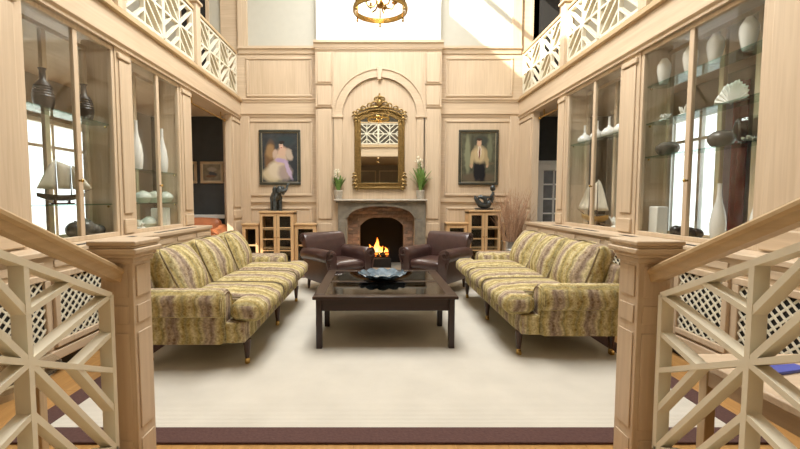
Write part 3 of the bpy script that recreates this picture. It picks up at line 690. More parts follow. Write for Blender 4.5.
def stair_rail(sg, Xc, label):
    t = thing('stair_balustrade', label, 'balustrade', (Xc, 1.6, 0))
    k = .49
    # newel
    ny0, ny1 = 1.87, 2.02; a = .075
    nw = B(Xc-a, Xc+a, ny0, ny1, -.003, 1.135).build('newel_post', 'oak_z', t, bevel=.004)
    m = MB(); yc = (ny0+ny1)/2
    for e, z0, z1 in ((.012, 1.085, 1.11), (.022, 1.11, 1.13), (.04, 1.13, 1.155), (.03, 1.155, 1.168), (.036, 1.168, 1.19)): m.box(Xc-a-e, Xc+a+e, ny0-e, ny1+e, z0, z1)
    m.build('newel_cap', 'oak_x', nw, bevel=.006)
    for z0, z1 in ((.04, .24), (.29, .755), (.80, .885), (.925, 1.07)):
        for s2 in (-1, 1):
            B(Xc+s2*a, Xc+s2*(a+.006), ny0+.022, ny1-.022, z0, z1).build('newel_panel', 'oak_z', nw, bevel=.004)
        B(Xc-a+.022, Xc+a-.022, ny0-.006, ny0, z0, z1).build('newel_panel', 'oak_z', nw, bevel=.004)
        B(Xc-a+.022, Xc+a-.022, ny1, ny1+.006, z0, z1).build('newel_panel', 'oak_z', nw, bevel=.004)
    # handrail, moulded section sheared along the slope
    prof = [(-.040, .0), (-.030, -.012), (-.030, -.022), (-.022, -.045), (.022, -.045), (.030, -.022), (.030, -.012), (.040, .0), (.040, .014), (.026, .026), (-.026, .026), (-.040, .014)]
    ya, yb = 1.875, .30; zr = 1.040
    vs = []; n = len(prof)
    for y in (ya, yb): vs += [(Xc+x, y, zr+z+(1.87-y)*k) for x, z in prof]
    fs = [tuple(range(n)), tuple(range(n, 2*n))[::-1]]+[(i, n+i, n+(i+1) % n, (i+1) % n) for i in range(n)]
    MB().add(vs, fs).build('handrail', 'tan_oak_y', t, angle=30)
    # lattice panels, sheared to the slope
    Yc, Lh = 1.36, .43; hub = .826
    for q in range(2):
        yc = Yc-q*2*Lh
        def P(u, v): y = yc+u*Lh; return (Xc, y, hub+(Yc-y)*k+v*(.34 if v > 0 else .365))
        if q == 0: lattice(t, P, (1, 0, 0), .021, .055)
        else:
            lattice(t, lambda u, v: P(u*.5+.5, v), (1, 0, 0), .021, .055)
    B(Xc-.06, Xc+.06, .28, .40, .75, 1.95).build('upper_newel', 'oak_z', t, bevel=.004)
    vs = [(Xc+x, y, max(.0, -.10+z+(1.87-y)*k)) for y in (1.87, .30) for x in (-.05, .05) for z in (0, .27)]
    MB().add(vs, [(0, 1, 3, 2), (4, 6, 7, 5), (0, 4, 5, 1), (2, 3, 7, 6), (0, 2, 6, 4), (1, 5, 7, 3)]).build('string_board', 'oak_y', t)
stair_rail(-1, -1.2, 'oak newel and cream lattice stair rail beside the round glass table')
stair_rail(1, 1.28, 'oak newel and cream lattice stair rail beside the table with a blue folder')

# ================================================================== RUG
rg = thing('rug', 'large cream ribbed rug with plum brown border under sofas and table', 'rug', (.14, 4.6, 0))
RX0, RX1, RY0, RY1, bw = -2.14, 2.28, 2.225, 7.2, .155
B(RX0+bw, RX1-bw, RY0+bw, RY1-bw, 0, .013).build('field', 'cream_carpet', rg)
m = MB(); m.box(RX0, RX1, RY0, RY0+bw, 0, .015); m.box(RX0, RX1, RY1-bw, RY1, 0, .015); m.box(RX0, RX0+bw, RY0+bw, RY1-bw, 0, .015); m.box(RX1-bw, RX1, RY0+bw, RY1-bw, 0, .015)
m.build('border', 'brown_border', rg, bevel=.004)
ZR = .0155

# ================================================================== SOFAS (local: front +x, length along y)
def sofa(label, loc, rz):
    t = thing('sofa', label, 'sofa', loc, rz, 'pair of striped sofas facing each other across the coffee table'); Wd = False
    L = 1.14
    def part(nm, m, mat='striped_fabric', par=None, shift=0, **kw):
        if shift: m.v = [(p[0], p[1]-shift, p[2]) for p in m.v]
        o = m.build(nm, mat, par or t, world=False, **kw); o.location.y = shift; return o
    part('base_rail', MB().cush((-.03, 0, .29), (.90, 2*L-.02, .185), .03, n=8), angle=60)
    for s in (-1, 1):
        # rolled arm: section in y-z swept along x
        sec = [(.0, .20), (.19, .20), (.19, .42), (.19, .53), (.175, .585), (.13, .63), (.06, .645), (-.015, .63), (-.055, .585), (-.065, .53), (-.06, .47), (-.045, .435), (-.02, .425), (0, .43)]
        n = len(sec); vs = []; fs = []; xs = [-.48, -.46, .0, .22, .25, .262]; sh = [.9, 1, 1, 1, .95, .75]
        for x, q in zip(xs, sh):
            for u, z in sec: vs.append((x, s*(L-(.07+(u-.07)*q)), .43+(z-.43)*q))
        for i in range(len(xs)-1):
            for j in range(n): fs.append((i*n+j, i*n+(j+1) % n, (i+1)*n+(j+1) % n, (i+1)*n+j))
        fs += [tuple(range(n)), tuple((len(xs)-1)*n+j for j in range(n))]
        if s > 0: fs = [f[::-1] for f in fs]
        ar = part('arm', MB().add(vs, [f[::-1] for f in fs]), angle=50)
        part('arm_piping', MB().tube([(.258, s*(L-(.07+(u-.07)*.86)), .43+(z-.43)*.86) for u, z in sec], .006, 6, closed=True), par=ar)
    # seat cushions, the outer two run round the front of the arms
    for i, s in enumerate((-1, 0, 1)):
        w_ = .635
        m = MB().cush((.11, s*.645, .46), (.88, w_-.02, .165), .062, (.03, .008, .038))
        if s: m.cush((.42, s*(.645+.33), .458), (.25, .29, .16), .058, (.02, .015, .015))
        c = part('seat_cushion', m, shift=.21*s+.05, angle=70)
        sh_ = .21*s+.05
        for e in (-1, 1):
            ye = s*.645+e*.297-sh_
            part('piping', MB().tube([(-.25, ye, .535), (.1, ye, .541), (.44, ye, .537), (.512, ye, .522), (.542, ye, .485), (.545, ye, .44), (.525, ye, .395)], .0075, 6), 'piping_cloth', c)
    Mb = Matrix.Translation((-.30, 0, .40)) @ Matrix.Rotation(math.radians(-14), 4, 'Y')
    part('back_frame', MB().cush((-.07, 0, .20), (.14, 2*L-.10, .46), .06, mat=Mb), angle=60)
    for s in (-1, 0, 1):
        M2 = Matrix.Translation((-.20, s*.672, .49))  @ Matrix.Rotation(math.radians((2.5, -2, 3)[s+1]), 4, 'Z') @ Matrix.Rotation(math.radians(-24+s*2.5), 4, 'Y')
        c = part('back_cushion', MB().cush((-.01, 0, .225), (.17, .635, .53), .045, (.11, .012, .02), M2), shift=.13*s+.03, angle=70)
        pp = [(.068, -.30, .0), (.07, -.305, .22), (.066, -.298, .44), (.055, -.26, .478), (.06, 0, .495), (.055, .26, .478), (.066, .298, .44), (.07, .305, .22), (.068, .30, .0)]
        part('piping', MB().tube([(M2 @ Vector(p))-Vector((0, .13*s+.03, 0)) for p in pp], .0075, 6), 'piping_cloth', c)
    for sx in (.40, -.41):
        for sy in (-1.03, 0, 1.03) if sx > 0 else (-1.03, 1.03):
            lg = part('leg', MB().lathe([(.03, .0), (.032, .02), (.024, .10), (.019, .152)][::-1] and [(.017, .048), (.022, .09), (.03, .17), (.033, .21)], (sx, sy, 0), 12), 'leg_wood')
            part('caster', MB().lathe([(.017, 0), (.021, .008), (.021, .03), (.018, .048)], (sx, sy, .004), 12).tube([(sx-.012, sy+.02, .024), (sx+.012, sy+.02, .024)], .022, 14), 'brass', lg)
    return t
sofa('striped olive and mauve sofa with its back to the celadon jar cabinet', (-1.475, 4.355, ZR), 0)
sofa('striped olive and mauve sofa with its back to the white flask cabinet', (1.645, 4.56, ZR), PI)

# ================================================================== COFFEE TABLE
ct = thing('coffee_table', 'large dark mahogany coffee table with two glass panes in its top', 'coffee table', (.07, 4.345, ZR), math.radians(.6))
def ctp(nm, m, mat, par=None, **kw): return m.build(nm, mat, par or ct, world=False, **kw)
hx, hy = .66, .705; zt = .486
m = MB()
m.box(-hx, hx, -hy, -hy+.10, zt-.028, zt); m.box(-hx, hx, hy-.10, hy, zt-.028, zt); m.box(-hx, -hx+.10, -hy+.10, hy-.10, zt-.028, zt); m.box(hx-.10, hx, -hy+.10, hy-.10, zt-.028, zt)
ctp('top_frame', m, 'mahogany_x', bevel=.005)
ctp('cross_bar', B(-hx+.1, hx-.1, -.04, .04, zt-.028, zt), 'mahogany_x', bevel=.003)
for a, b in ((-hy+.10, -.04), (.04, hy-.10)): ctp('glass_pane', B(-hx+.10, hx-.10, a, b, zt-.012, zt-.002), 'table_glass')
for s in (-1, 1):
    ctp('apron', B(-hx+.05, hx-.05, s*(hy-.05), s*(hy-.075), zt-.14, zt-.028), 'mahogany_x', bevel=.003)
    ctp('apron', B(s*(hx-.05), s*(hx-.075), -hy+.075, hy-.075, zt-.14, zt-.028), 'mahogany_y', bevel=.003)
    for y in (-hy+.055, 0, hy-.055): ctp('leg', B(s*(hx-.055)-.027, s*(hx-.055)+.027, y-.027, y+.027, 0, zt-.028), 'mahogany_z', bevel=.004)
ctp('lower_tray', B(-hx+.08, hx-.08, -hy+.08, hy-.08, zt-.15, zt-.14), 'mahogany_y')
# scalloped bowl
bl_ = MB(); prof = [(.06, .0), (.10, .006), (.17, .03), (.22, .062), (.262, .10), (.255, .104), (.212, .07), (.16, .04), (.09, .018), (0, .014)]
n = 48; vs = []; fs = []
for j, (r, z) in enumerate(prof):
    for k in range(n):
        a = 2*PI*k/n; e = abs(math.cos(a*6)); f = (r/.26)**2
        vs.append((r*(1+.06*f*(e-.5))*math.cos(a), r*(1+.06*f*(e-.5))*math.sin(a), z+.035*f*(e-.6)))
for j in range(len(prof)-1):
    for k in range(n): fs.append((j*n+k, j*n+(k+1) % n, (j+1)*n+(k+1) % n, (j+1)*n+k))
fs.append(tuple(range(n))[::-1])
o = MB().add(vs, fs).build('glass_bowl', 'bowl_glass'); tag(o, 'wide blue grey glass bowl with scalloped rim on the coffee table', 'bowl'); place(o, (.06, 4.50, ZR+zt)); o.scale = (1, 1, .66)

# ================================================================== ARMCHAIRS (local: front -y)
def scroll(cx, cz, r0, turns, n=26, start=PI/2, d=1):
    return [(cx+d*(r0*(1-.8*i/n))*math.cos(start+2*PI*turns*i/n), cz+(r0*(1-.8*i/n))*math.sin(start+2*PI*turns*i/n)) for i in range(n+1)]
def armchair(label, loc, rz):
    t = thing('armchair', label, 'armchair', loc, rz, 'pair of leather armchairs by the fire')
    def part(nm, m, mat='leather', par=None, **kw): return m.build(nm, mat, par or t, world=False, **kw)
    part('seat_base', MB().cush((0, .0, .265), (.56, .70, .21), .03, n=8), angle=60)
    part('seat_cushion', MB().cush((0, -.06, .405), (.52, .62, .13), .05, (.0, .012, .025)), angle=70)
    for s in (-1, 1):
        sec = [(.235, .16), (.36, .16), (.365, .47), (.41, .495), (.435, .54), (.432, .59), (.40, .635), (.345, .65), (.285, .64), (.245, .60), (.235, .53)]
        ys = [-.375, -.36, -.1, .2, .36, .38]; q = [.92, 1, 1, .98, .94, .85]
        n = len(sec); vs = []; fs = []
        for y, k in zip(ys, q):
            for u, z in sec: vs.append((s*(.32+(u-.32)*k), y, .38+(z-.38)*k))
        for i in range(len(ys)-1):
            for j in range(n): fs.append((i*n+j, i*n+(j+1) % n, (i+1)*n+(j+1) % n, (i+1)*n+j))
        fs += [tuple(range(n))[::-1], tuple((len(ys)-1)*n+j for j in range(n))]
        fs = [f[::-1] for f in fs] if s > 0 else fs
        ar = part('arm', MB().add(vs, fs), angle=50)
        spi = scroll(s*.355, .575, .072, 1.35, start=PI*.5, d=-s)
        part('arm_scroll', MB().tube([(x, -.378, z) for x, z in spi], .013, 6).tube([(s*.425, -.378, .54), (s*.40, -.378, .47), (s*.375, -.378, .38), (s*.365, -.378, .17)], .012, 6), par=ar)
    # back with outward roll at the top, section in y-z swept along x
    sec = [(.24, .30), (.255, .45), (.29, .62), (.315, .72), (.345, .80), (.395, .84), (.47, .845), (.525, .815), (.54, .765), (.515, .725), (.465, .71), (.415, .64), (.385, .30), (.38, .16), (.27, .16)]
    n = len(sec); vs = []; fs = []; xs = [-.355, -.345, -.30, 0, .30, .345, .355]
    for x in xs:
        k = .93 if abs(x) > .35 else 1; b_ = -.02*(1-(x/.36)**2)
        for y, z in sec: vs.append((x*(1-.10*max(0, (.5-z))/.34), .35+(y-.35)*k+(b_ if y < .33 else 0), .5+(z-.5)*(1-(1-k)*.3)))
    for i in range(len(xs)-1):
        for j in range(n): fs.append((i*n+j, (i+1)*n+j, (i+1)*n+(j+1) % n, i*n+(j+1) % n))
    fs += [tuple(range(n)), tuple((len(xs)-1)*n+j for j in range(n))[::-1]]
    bk = part('backrest', MB().add(vs, fs), angle=50)
    for s in (-1, 1):
        spi = scroll(.46, .78, .066, 1.3, start=PI*.9, d=1)
        part('back_scroll', MB().tube([(s*.357, y, z) for y, z in spi], .011, 6), par=bk)
    for sx in (-.29, .29):
        part('leg', MB().lathe([(.016, .0), (.02, .03), (.028, .12), (.03, .17)], (sx, -.32, 0), 12), 'leg_wood')
        part('leg', MB().tube([(sx, .35, .004), (sx, .345, .08), (sx, .33, .17)], [.017, .022, .03], 10), 'leg_wood')
    studs = MB()
    return t
armchair('dark brown leather armchair with scrolled arms on the elephant side of the fire', (-.60, 6.12, ZR), math.radians(38))
armchair('dark brown leather armchair with scrolled arms on the reclining figure side of the fire', (.90, 6.18, ZR), math.radians(-38))

# ================================================================== GILT MIRROR
mi = thing('gilt_mirror', 'tall gilt framed mirror with carved crest above the mantel', 'mirror', (onY(379.3, 190, YF).x, YF, mz))
x0, x1 = onY(354.5, 150, YF).x, onY(404.5, 150, YF).x; mc = (x0+x1)/2; hw = (x1-x0)/2
z0, zs, za = zb(189.5, YF), zb(116, YF), zb(108.5, YF)
def top(u, h0, h1): return h0+(h1-h0)*max(0, 1-abs(u)**2.2)
us = [-1+i/12 for i in range(25)]
fwid = .125
outer_ = [(mc+u*hw, top(u, zs, za)) for u in us]; inner_ = [(mc+u*(hw-fwid), top(u, zs-fwid*.7, za-fwid)) for u in us]
def mframe(a, y0, y1):
    m = MB(); o2 = [(mc+u*(hw-a[0]), top(u, zs-a[0]*.7, za-a[0])) for u in us]; i2 = [(mc+u*(hw-a[1]), top(u, zs-a[1]*.7, za-a[1])) for u in us]
    m.strip(i2, o2, 'y', y0, y1)
    for s in (-1, 1):
        m.box(mc+s*(hw-a[0]), mc+s*(hw-a[1]), y0, y1, z0+a[1], i2[0][1]); m.prism([(mc+s*(hw-a[0]), i2[0][1]), (mc+s*(hw-a[1]), i2[0][1]), (mc+s*(hw-a[1]), i2[0][1]+.0), (mc+s*(hw-a[0]), o2[0][1])], 'y', y0, y1)
    m.box(mc-hw+a[0], mc+hw-a[0], y0, y1, z0+a[0], z0+a[1]); return m
mframe((0, .13), YF-.04, YF-.005).build('frame', 'gilt', mi, bevel=.008)
mframe((.015, .05), YF-.07, YF-.04).build('frame_moulding', 'gilt', mi, bevel=.012)
mframe((.10, .13), YF-.055, YF-.04).build('inner_moulding', 'gilt', mi, bevel=.006)
m = MB(); m.strip([(x, z0+.12) for x, z in [(mc+u*(hw-.12), 0) for u in us]], [(mc+u*(hw-.12), top(u, zs-.085, za-.12)) for u in us], 'y', YF-.03, YF-.028); m.build('mirror_glass', 'mirror_glass', mi, smooth=False)
def leafy(m, pts, r0, r1, y): m.tube([(x, y, z) for x, z in pts], [r0+(r1-r0)*i/(len(pts)-1) for i in range(len(pts))], 7)
m = MB(); yq = YF-.06; zc_ = za
for s in (-1, 1):
    for (cx_, cz_, r0, st, tn) in ((.09, .06, .075, -.5, 1.2), (.20, .035, .06, PI, -1.2), (.31, -.01, .055, -.4, 1.2), (.42, -.07, .05, PI, -1.1), (.05, .17, .05, -.6, 1.1)):
        leafy(m, [(mc+s*(cx_+(r0*(1-.75*i/18))*math.cos(st+2*PI*tn*i/18)), zc_+cz_+(r0*(1-.75*i/18))*math.sin(st+2*PI*tn*i/18)) for i in range(19)], .018, .008, yq)
    leafy(m, [(mc+s*(.02+.46*q), zc_+.02-.13*q*q) for q in [i/8 for i in range(9)]], .026, .012, yq+.01)
m.ball((mc, yq-.01, zc_+.09), (.055, .03, .075)); m.ball((mc, yq, zc_+.20), (.035, .025, .05)); m.ball((mc, yq, zc_+.26), (.018, .018, .025))
for i in range(9): a = PI*i/8; leafy(m, [(mc+.05*math.cos(a), zc_+.12+.05*math.sin(a)), (mc+.10*math.cos(a), zc_+.13+.11*math.sin(a))], .014, .006, yq)
m.build('crest', 'gilt', mi)
for s in (-1, 1):
    for zz in (zs-.03, z0+.07, z0+.22):
        m = MB()
        for k, (dx, dz, r0) in enumerate(((0, 0, .06), (.01, .07, .04), (-.02, -.06, .045))):
            leafy(m, [(mc+s*(hw-.02+dx+r0*(1-.7*i/14)*math.cos(5*i/14*1.3)), zz+dz+r0*(1-.7*i/14)*math.sin(5*i/14*1.3)) for i in range(15)], .017, .009, YF-.065)
        m.build('corner_ornament', 'gilt', mi)

# ================================================================== PORTRAITS
def picture(label, px0, px1, y0, y1, Y, canvas, frame='dark_frame', fw=.055, tilt=0, name='portrait_painting', dep=.045):
    a = onY(px0, y1, Y); b = onY(px1, y0, Y); cx_, cz_ = (a.x+b.x)/2, (a.z+b.z)/2; hw_, hh = (b.x-a.x)/2, (b.z-a.z)/2
    t = thing(name, label, 'painting', (cx_, Y, cz_))
    frame_xz(-hw_, hw_, -hh, hh, -dep, 0, fw).build('frame', frame, t, world=False, bevel=.012)
    frame_xz(-hw_+fw-.004, hw_-fw+.004, -hh+fw-.004, hh-fw+.004, -dep*.6, -.002, .012).build('slip', 'gold_slip', t, world=False)
    B(-hw_+fw, hw_-fw, -dep*.45, -.004, -hh+fw, hh-fw).build('canvas', canvas, t, world=False)
    return t
plain('dark_frame', (.045, .045, .030), .4, var=.3); plain('gold_slip', (.45, .38, .25), .4, .3); plain('oak_frame', (.42, .30, .16), .4)
picture('dark framed portrait of a seated figure in a pale gown above the elephant', 260, 300.5, 130, 185, YB-.014, 'seated_portrait')
picture('dark framed portrait of a standing figure in a cream jacket above the reclining figure', 458, 498.5, 130, 185, YB-.014, 'standing_portrait')
YW = YB+.05
picture('small wooden framed dark landscape on the charcoal wall', 200.8, 223.5, 161.5, 183.5, YW, 'small_landscape', 'oak_frame', .05, name='small_painting', dep=.03)
picture('small wooden framed greenish study on the charcoal wall, half behind the oak post', 176, 197, 161.5, 183.5, YW, 'small_study', 'oak_frame', .05, name='small_painting', dep=.03)

# ================================================================== SMALL GLAZED CABINETS
def small_cab(px0, px1, ytop, Yf, rows, doors, label, depth=None):
    x0, x1 = onY(px0, 230, Yf).x, onY(px1, 230, Yf).x; zt_ = onY(CX, ytop, Yf).z
    t = thing('glazed_cabinet', label, 'cabinet', ((x0+x1)/2, (Yf+YB)/2, 0)); yk = YB-.055
    m = MB(); m.box(x0, x0+.03, Yf+.02, yk, 0, zt_-.04); m.box(x1-.03, x1, Yf+.02, yk, 0, zt_-.04); m.box(x0, x1, yk-.015, yk, 0, zt_-.04); m.box(x0+.03, x1-.03, Yf+.02, yk-.015, .08, .10); m.box(x0, x1, Yf+.02, yk, zt_-.07, zt_-.04)
    m.build('carcass', 'cab_oak_z', t)
    B(x0-.006, x1+.006, Yf-.02, yk, zt_-.04, zt_).build('top', 'cab_oak_x', t, bevel=.008); B(x0, x1, Yf-.005, yk, 0, .08).build('plinth', 'cab_oak_x', t, bevel=.005)
    wd = (x1-x0)/doors
    for i in range(doors):
        a, b = x0+i*wd+.004, x0+(i+1)*wd-.004
        st = .055 if doors > 1 else .06
        d = frame_xz(a, b, .09, zt_-.05, Yf, Yf+.02, st).build('door', 'cab_oak_z', t, bevel=.003)
        gz0, gz1 = .09+st, zt_-.05-st
        B(a+st, b-st, Yf+.008, Yf+.012, gz0, gz1).build('pane', 'pane_glass', d)
        for j in range(1, rows): z = gz0+(gz1-gz0)*j/rows; B(a+st, b-st, Yf+.002, Yf+.018, z-.012, z+.012).build('glazing_bar', 'cab_oak_x', d)
        kx = b-.025 if i == 0 else a+.025
        MB().ball((kx, Yf-.012, zt_*.55), .012, 8, 6).build('knob', 'brass', d)
    for z in ((zt_*.36, zt_*.68) if rows > 2 else (zt_*.5,)): B(x0+.03, x1-.03, Yf+.05, yk-.015, z-.01, z).build('shelf', 'cab_oak_x', t)
    B(x0+.03, x1-.03, yk-.02, yk-.015, .10, zt_-.07).build('dark_back', 'near_black', t)  # near-black sheet across the inside of the cabinet back
    return t, zt_
YC = 8.0
_, ZT1 = small_cab(259.5, 293.5, 211, YC, 4, 2, 'tall oak cabinet with two glazed doors under the bronze elephant')
small_cab(242, 258.6, 223.5, YC+.06, 2, 1, 'low oak cabinet with one glazed door between the elephant cabinet and the opening')
small_cab(294.4, 316, 223.5, YC+.06, 2, 1, 'low oak cabinet with one glazed door between the elephant cabinet and the fireplace')
small_cab(468.5, 501, 210, YC, 4, 2, 'tall oak cabinet with two glazed doors under the reclining figure')
small_cab(446.5, 467.6, 222.5, YC+.06, 2, 1, 'low oak cabinet with one glazed door between reclining figure cabinet and fireplace')
small_cab(501.9, 520, 222.5, YC+.06, 2, 1, 'low oak cabinet with one glazed door behind the bucket of twigs')

# ================================================================== SCULPTURES
def elephant(loc):
    t = thing('elephant_statue', 'bronze elephant statue with raised trunk on the tall oak cabinet', 'statue', loc)
    def part(nm, m, par=None): return m.build(nm, 'bronze', par or t, world=False, angle=80)
    b = part('body', MB().ball((0, .05, .30), (.115, .17, .125), 16, 10).ball((.0, -.06, .33), (.10, .12, .12), 14, 9))
    for sx in (-.065, .065):
        part('leg', MB().tube([(sx, -.08, .0), (sx, -.08, .03), (sx, -.075, .14), (sx*.95, -.06, .30)], [.045, .04, .04, .055], 10))
        part('leg', MB().tube([(sx, .14, .0), (sx, .14, .03), (sx, .13, .14), (sx*.95, .12, .30)], [.045, .04, .045, .06], 10))
    h = part('head', MB().ball((.02, -.16, .43), (.075, .085, .09), 14, 9))
    part('trunk', MB().tube([(.03, -.22, .42), (.06, -.27, .40), (.11, -.29, .41), (.15, -.29, .46), (.165, -.28, .52), (.19, -.28, .555), (.22, -.28, .56)], [.045, .04, .034, .029, .025, .021, .018], 10), h)
    for s in (-1, 1):
        part('ear', MB().ball((.02+s*.10, -.12, .42), (.055, .018, .09), 10, 7), h); part('tusk', MB().tube([(.02+s*.04, -.22, .40), (.03+s*.05, -.27, .37), (.04+s*.05, -.31, .385)], [.012, .009, .003], 6), h)
    part('tail', MB().tube([(0, .21, .34), (.02, .24, .26), (.02, .235, .17)], [.014, .01, .012], 6))
    return t
el = elephant((onY(277, 211, YC+.18).x, YC+.16, ZT1)); el.rotation_euler.z = .55; el.scale = (.85, .85, .95)
def recline(loc):
    t = thing('figure_statue', 'dark bronze reclining figure statue on the tall oak cabinet', 'statue', loc)
    B(-.17, .15, -.09, .09, 0, .03).build('base', 'iron', t, world=False, bevel=.005)
    m = MB(); m.tube([(-.19, 0, .28), (-.18, .0, .24), (-.13, 0, .17), (-.08, 0, .10), (.0, .0, .08), (.07, 0, .10), (.12, 0, .17), (.155, 0, .25), (.17, 0, .32), (.175, 0, .36)], [.012, .03, .05, .062, .07, .07, .058, .052, .03, .024], 12)
    m.tube([(-.13, -.02, .24), (-.08, -.04, .26), (.0, -.05, .22), (.03, -.04, .12)], [.03, .04, .045, .04], 10)
    m.tube([(.15, -.03, .29), (.10, -.06, .24), (.02, -.06, .25), (-.06, -.05, .27)], [.028, .024, .02, .015], 8)
    m.build('body', 'bronze', t, world=False, angle=80)
    MB().ball((.165, 0, .43), (.055, .05, .065), 14, 10).build('head', 'bronze', t, world=False)
    return t
recline((onY(484, 211, YC+.18).x, YC+.17, onY(CX, 210, YC).z))

# ================================================================== BUCKET OF TWIGS
bp = (2.47, 7.45, -.003)
bk_ = thing('metal_bucket', 'tall grey metal bucket holding twigs beside the oak cabinet', 'bucket', bp)
MB().lathe([(.15, 0), (.19, .60), (.20, .605), (.20, .62), (.185, .62), (.146, .03), (0, .03)], (0, 0, 0), 28).build('body', 'steel', bk_, world=False)
for z in (.12, .48): MB().lathe([(.15+.04*z/.6, z-.008), (.158+.04*z/.6, z), (.15+.04*z/.6, z+.008)], (0, 0, 0), 28).build('band', 'steel', bk_, world=False)
m = MB()
for i in range(110):
    a = random.uniform(0, 2*PI); r = random.uniform(.0, .12); le = random.uniform(1.0, 1.55); sp = random.uniform(.1, .40)
    p = [(bp[0]+r*math.cos(a)*.8, bp[1]+r*math.sin(a)*.8, .05)]
    for q in (.45, .7, .85, 1): p.append((p[0][0]+math.cos(a)*sp*q*q+random.uniform(-.02, .02), p[0][1]+math.sin(a)*sp*.6*q*q+random.uniform(-.02, .02), .05+le*q))
    m.tube(p, [.008, .007, .0055, .004, .002], 5)
    for q in (2, 3):
        b = Vector(p[q]); m.tube([b, b+Vector((random.uniform(-.10, .10), random.uniform(-.08, .04), random.uniform(.08, .2)))], [.003, .0012], 4)
tag(m.build('twig_bundle', 'twig', smooth=False), 'spray of bare brown twigs standing in the metal bucket', 'twigs', kind='stuff')

# ================================================================== MANTEL PLANTS
def plant(label, loc, hgt, nl, fl, lean, spread):
    t = thing('potted_plant', label, 'plant', loc); t.scale = (1.15, 1.0, 1.12)
    p = MB().lathe([(.055, 0), (.06, .01), (.075, .13), (.08, .135), (.08, .155), (.07, .155), (.065, .13), (0, .12)], (0, 0, 0), 18).build('pot', 'pot_stone', t, world=False)
    MB().lathe([(.066, .125), (.03, .135), (0, .138)], (0, 0, 0), 12).build('soil', 'soil', p, world=False)
    for i in range(nl):
        a = 2*PI*i/nl+random.uniform(-.3, .3); le = hgt*random.uniform(.45, .8); sp = random.uniform(.3, 1)*spread
        m = MB(); pts = [Vector((math.cos(a)*(.02+sp*q**1.7), min(.4, math.sin(a))*(.02+sp*.5*q**1.7), .125+le*q*(1-.18*q*sp/spread))) for q in [j/6 for j in range(7)]]
        s = Vector((-math.sin(a), math.cos(a), 0)); vs = []; fs = []
        for j, q in enumerate(pts):
            wd = .006+.015*math.sin(PI*min(1, j/6*.9+.08)); vs += [q-s*wd, q+Vector((0, 0, -.004)), q+s*wd]
        for j in range(6): fs += [(j*3, j*3+1, j*3+4, j*3+3), (j*3+1, j*3+2, j*3+5, j*3+4)]
        m.add(vs, fs).build('leaf', 'leaf', t, world=False, angle=80)
    for i in range(fl):
        a = random.uniform(0, 2*PI); pts = [Vector((lean*q*q+math.cos(a)*.03*q, math.sin(a)*.03*q, .125+hgt*q*(.85+.15*i/fl))) for q in [j/7 for j in range(8)]]
        st_ = MB().tube(pts, [.004]*7+[.002], 5).build('flower_stem', 'leaf', t, world=False); m = MB()
        for j in range(7):
            b = pts[-1]+Vector((random.uniform(-.035, .035), random.uniform(-.03, .03), random.uniform(-.10, .03))); m.ball(b, (.016, .012, .014), 6, 4)
        m.build('blossom', 'blossom', st_, world=False)
plant('small grassy plant in a stone pot on the elephant side of the mantel', (onY(338.5, 199, YF-.12).x, YF-.12, mz), .40, 26, 3, -.05, .15)
plant('taller white flowering plant in a stone pot on the mantel', (onY(420.5, 199, YF-.12).x, YF-.12, mz), .62, 28, 4, -.03, .2)

# ================================================================== CHANDELIER
chx, chy = onY(380.3, 12, 4.9).x, 4.9; cz0 = 3.545; R = .315
ch = thing('brass_lantern', 'round brass hoop lantern chandelier hanging before the chimney breast', 'chandelier', (chx, chy, cz0))
def ring(r, z0, z1, t_): return MB().lathe([(r-t_, z0), (r, z0), (r+.006, (z0+z1)/2), (r, z1), (r-t_, z1), (r-t_, z0)], (chx, chy, 0), 48)
ring(R, cz0, cz0+.055, .018).build('lower_hoop', 'brass', ch); ring(R, cz0+.78, cz0+.83, .018).build('upper_hoop', 'brass', ch)
for i in range(6):
    a = 2*PI*(i+.5)/6; x, y = chx+R*math.cos(a), chy+R*math.sin(a)
    MB().tube([(x, y, cz0+.05), (x, y, cz0+.79)], .008, 8).build('upright', 'brass', ch)
    MB().lathe([(0, -.05), (.010, -.045), (.014, -.03), (.008, -.018), (.012, -.008), (.012, 0)], (x, y, cz0), 10).build('finial', 'brass', ch)
    MB().tube([(x, y, cz0+.83), (chx+R*.6*math.cos(a), chy+R*.6*math.sin(a), cz0+1.0), (chx+.03*math.cos(a), chy+.03*math.sin(a), cz0+1.16)], .008, 6).build('crown_arm', 'brass', ch)
MB().lathe([(.0, .04), (.03, .05), (.045, .09), (.02, .13), (.018, .6), (.03, 1.15), (.012, 1.2), (.006, 1.22), (.006, ZC-cz0)], (chx, chy, cz0), 14).build('stem', 'brass', ch)
for i in range(6):
    a = 2*PI*i/6+.2; c_, s_ = math.cos(a), math.sin(a); rr = .17
    arm = MB().tube([(chx+.03*c_, chy+.03*s_, cz0+.12), (chx+.08*c_, chy+.08*s_, cz0+.05), (chx+.14*c_, chy+.14*s_, cz0+.045), (chx+rr*c_, chy+rr*s_, cz0+.10)], .009, 8)
    arm.lathe([(.008, .10), (.034, .115), (.036, .122), (.012, .13), (.014, .16)], (chx+rr*c_, chy+rr*s_, cz0), 12); arm = arm.build('candle_arm', 'brass', ch)
    MB().lathe([(.012, .16), (.012, .27), (0, .272)], (chx+rr*c_, chy+rr*s_, cz0), 10).build('candle', 'candle', arm)
    MB().lathe([(0, .272), (.011, .285), (.013, .30), (.006, .33), (0, .345)], (chx+rr*c_, chy+rr*s_, cz0), 10).build('bulb', 'bulb', arm)
pl_ = bpy.data.lights.new('lantern_light', 'POINT'); pl_.energy = 40; pl_.color = (1, .88, .70); pl_.shadow_soft_size = .15
plo = bpy.data.objects.new('lantern_light', pl_); COL.objects.link(plo); plo.location = (chx, chy, cz0+.42)
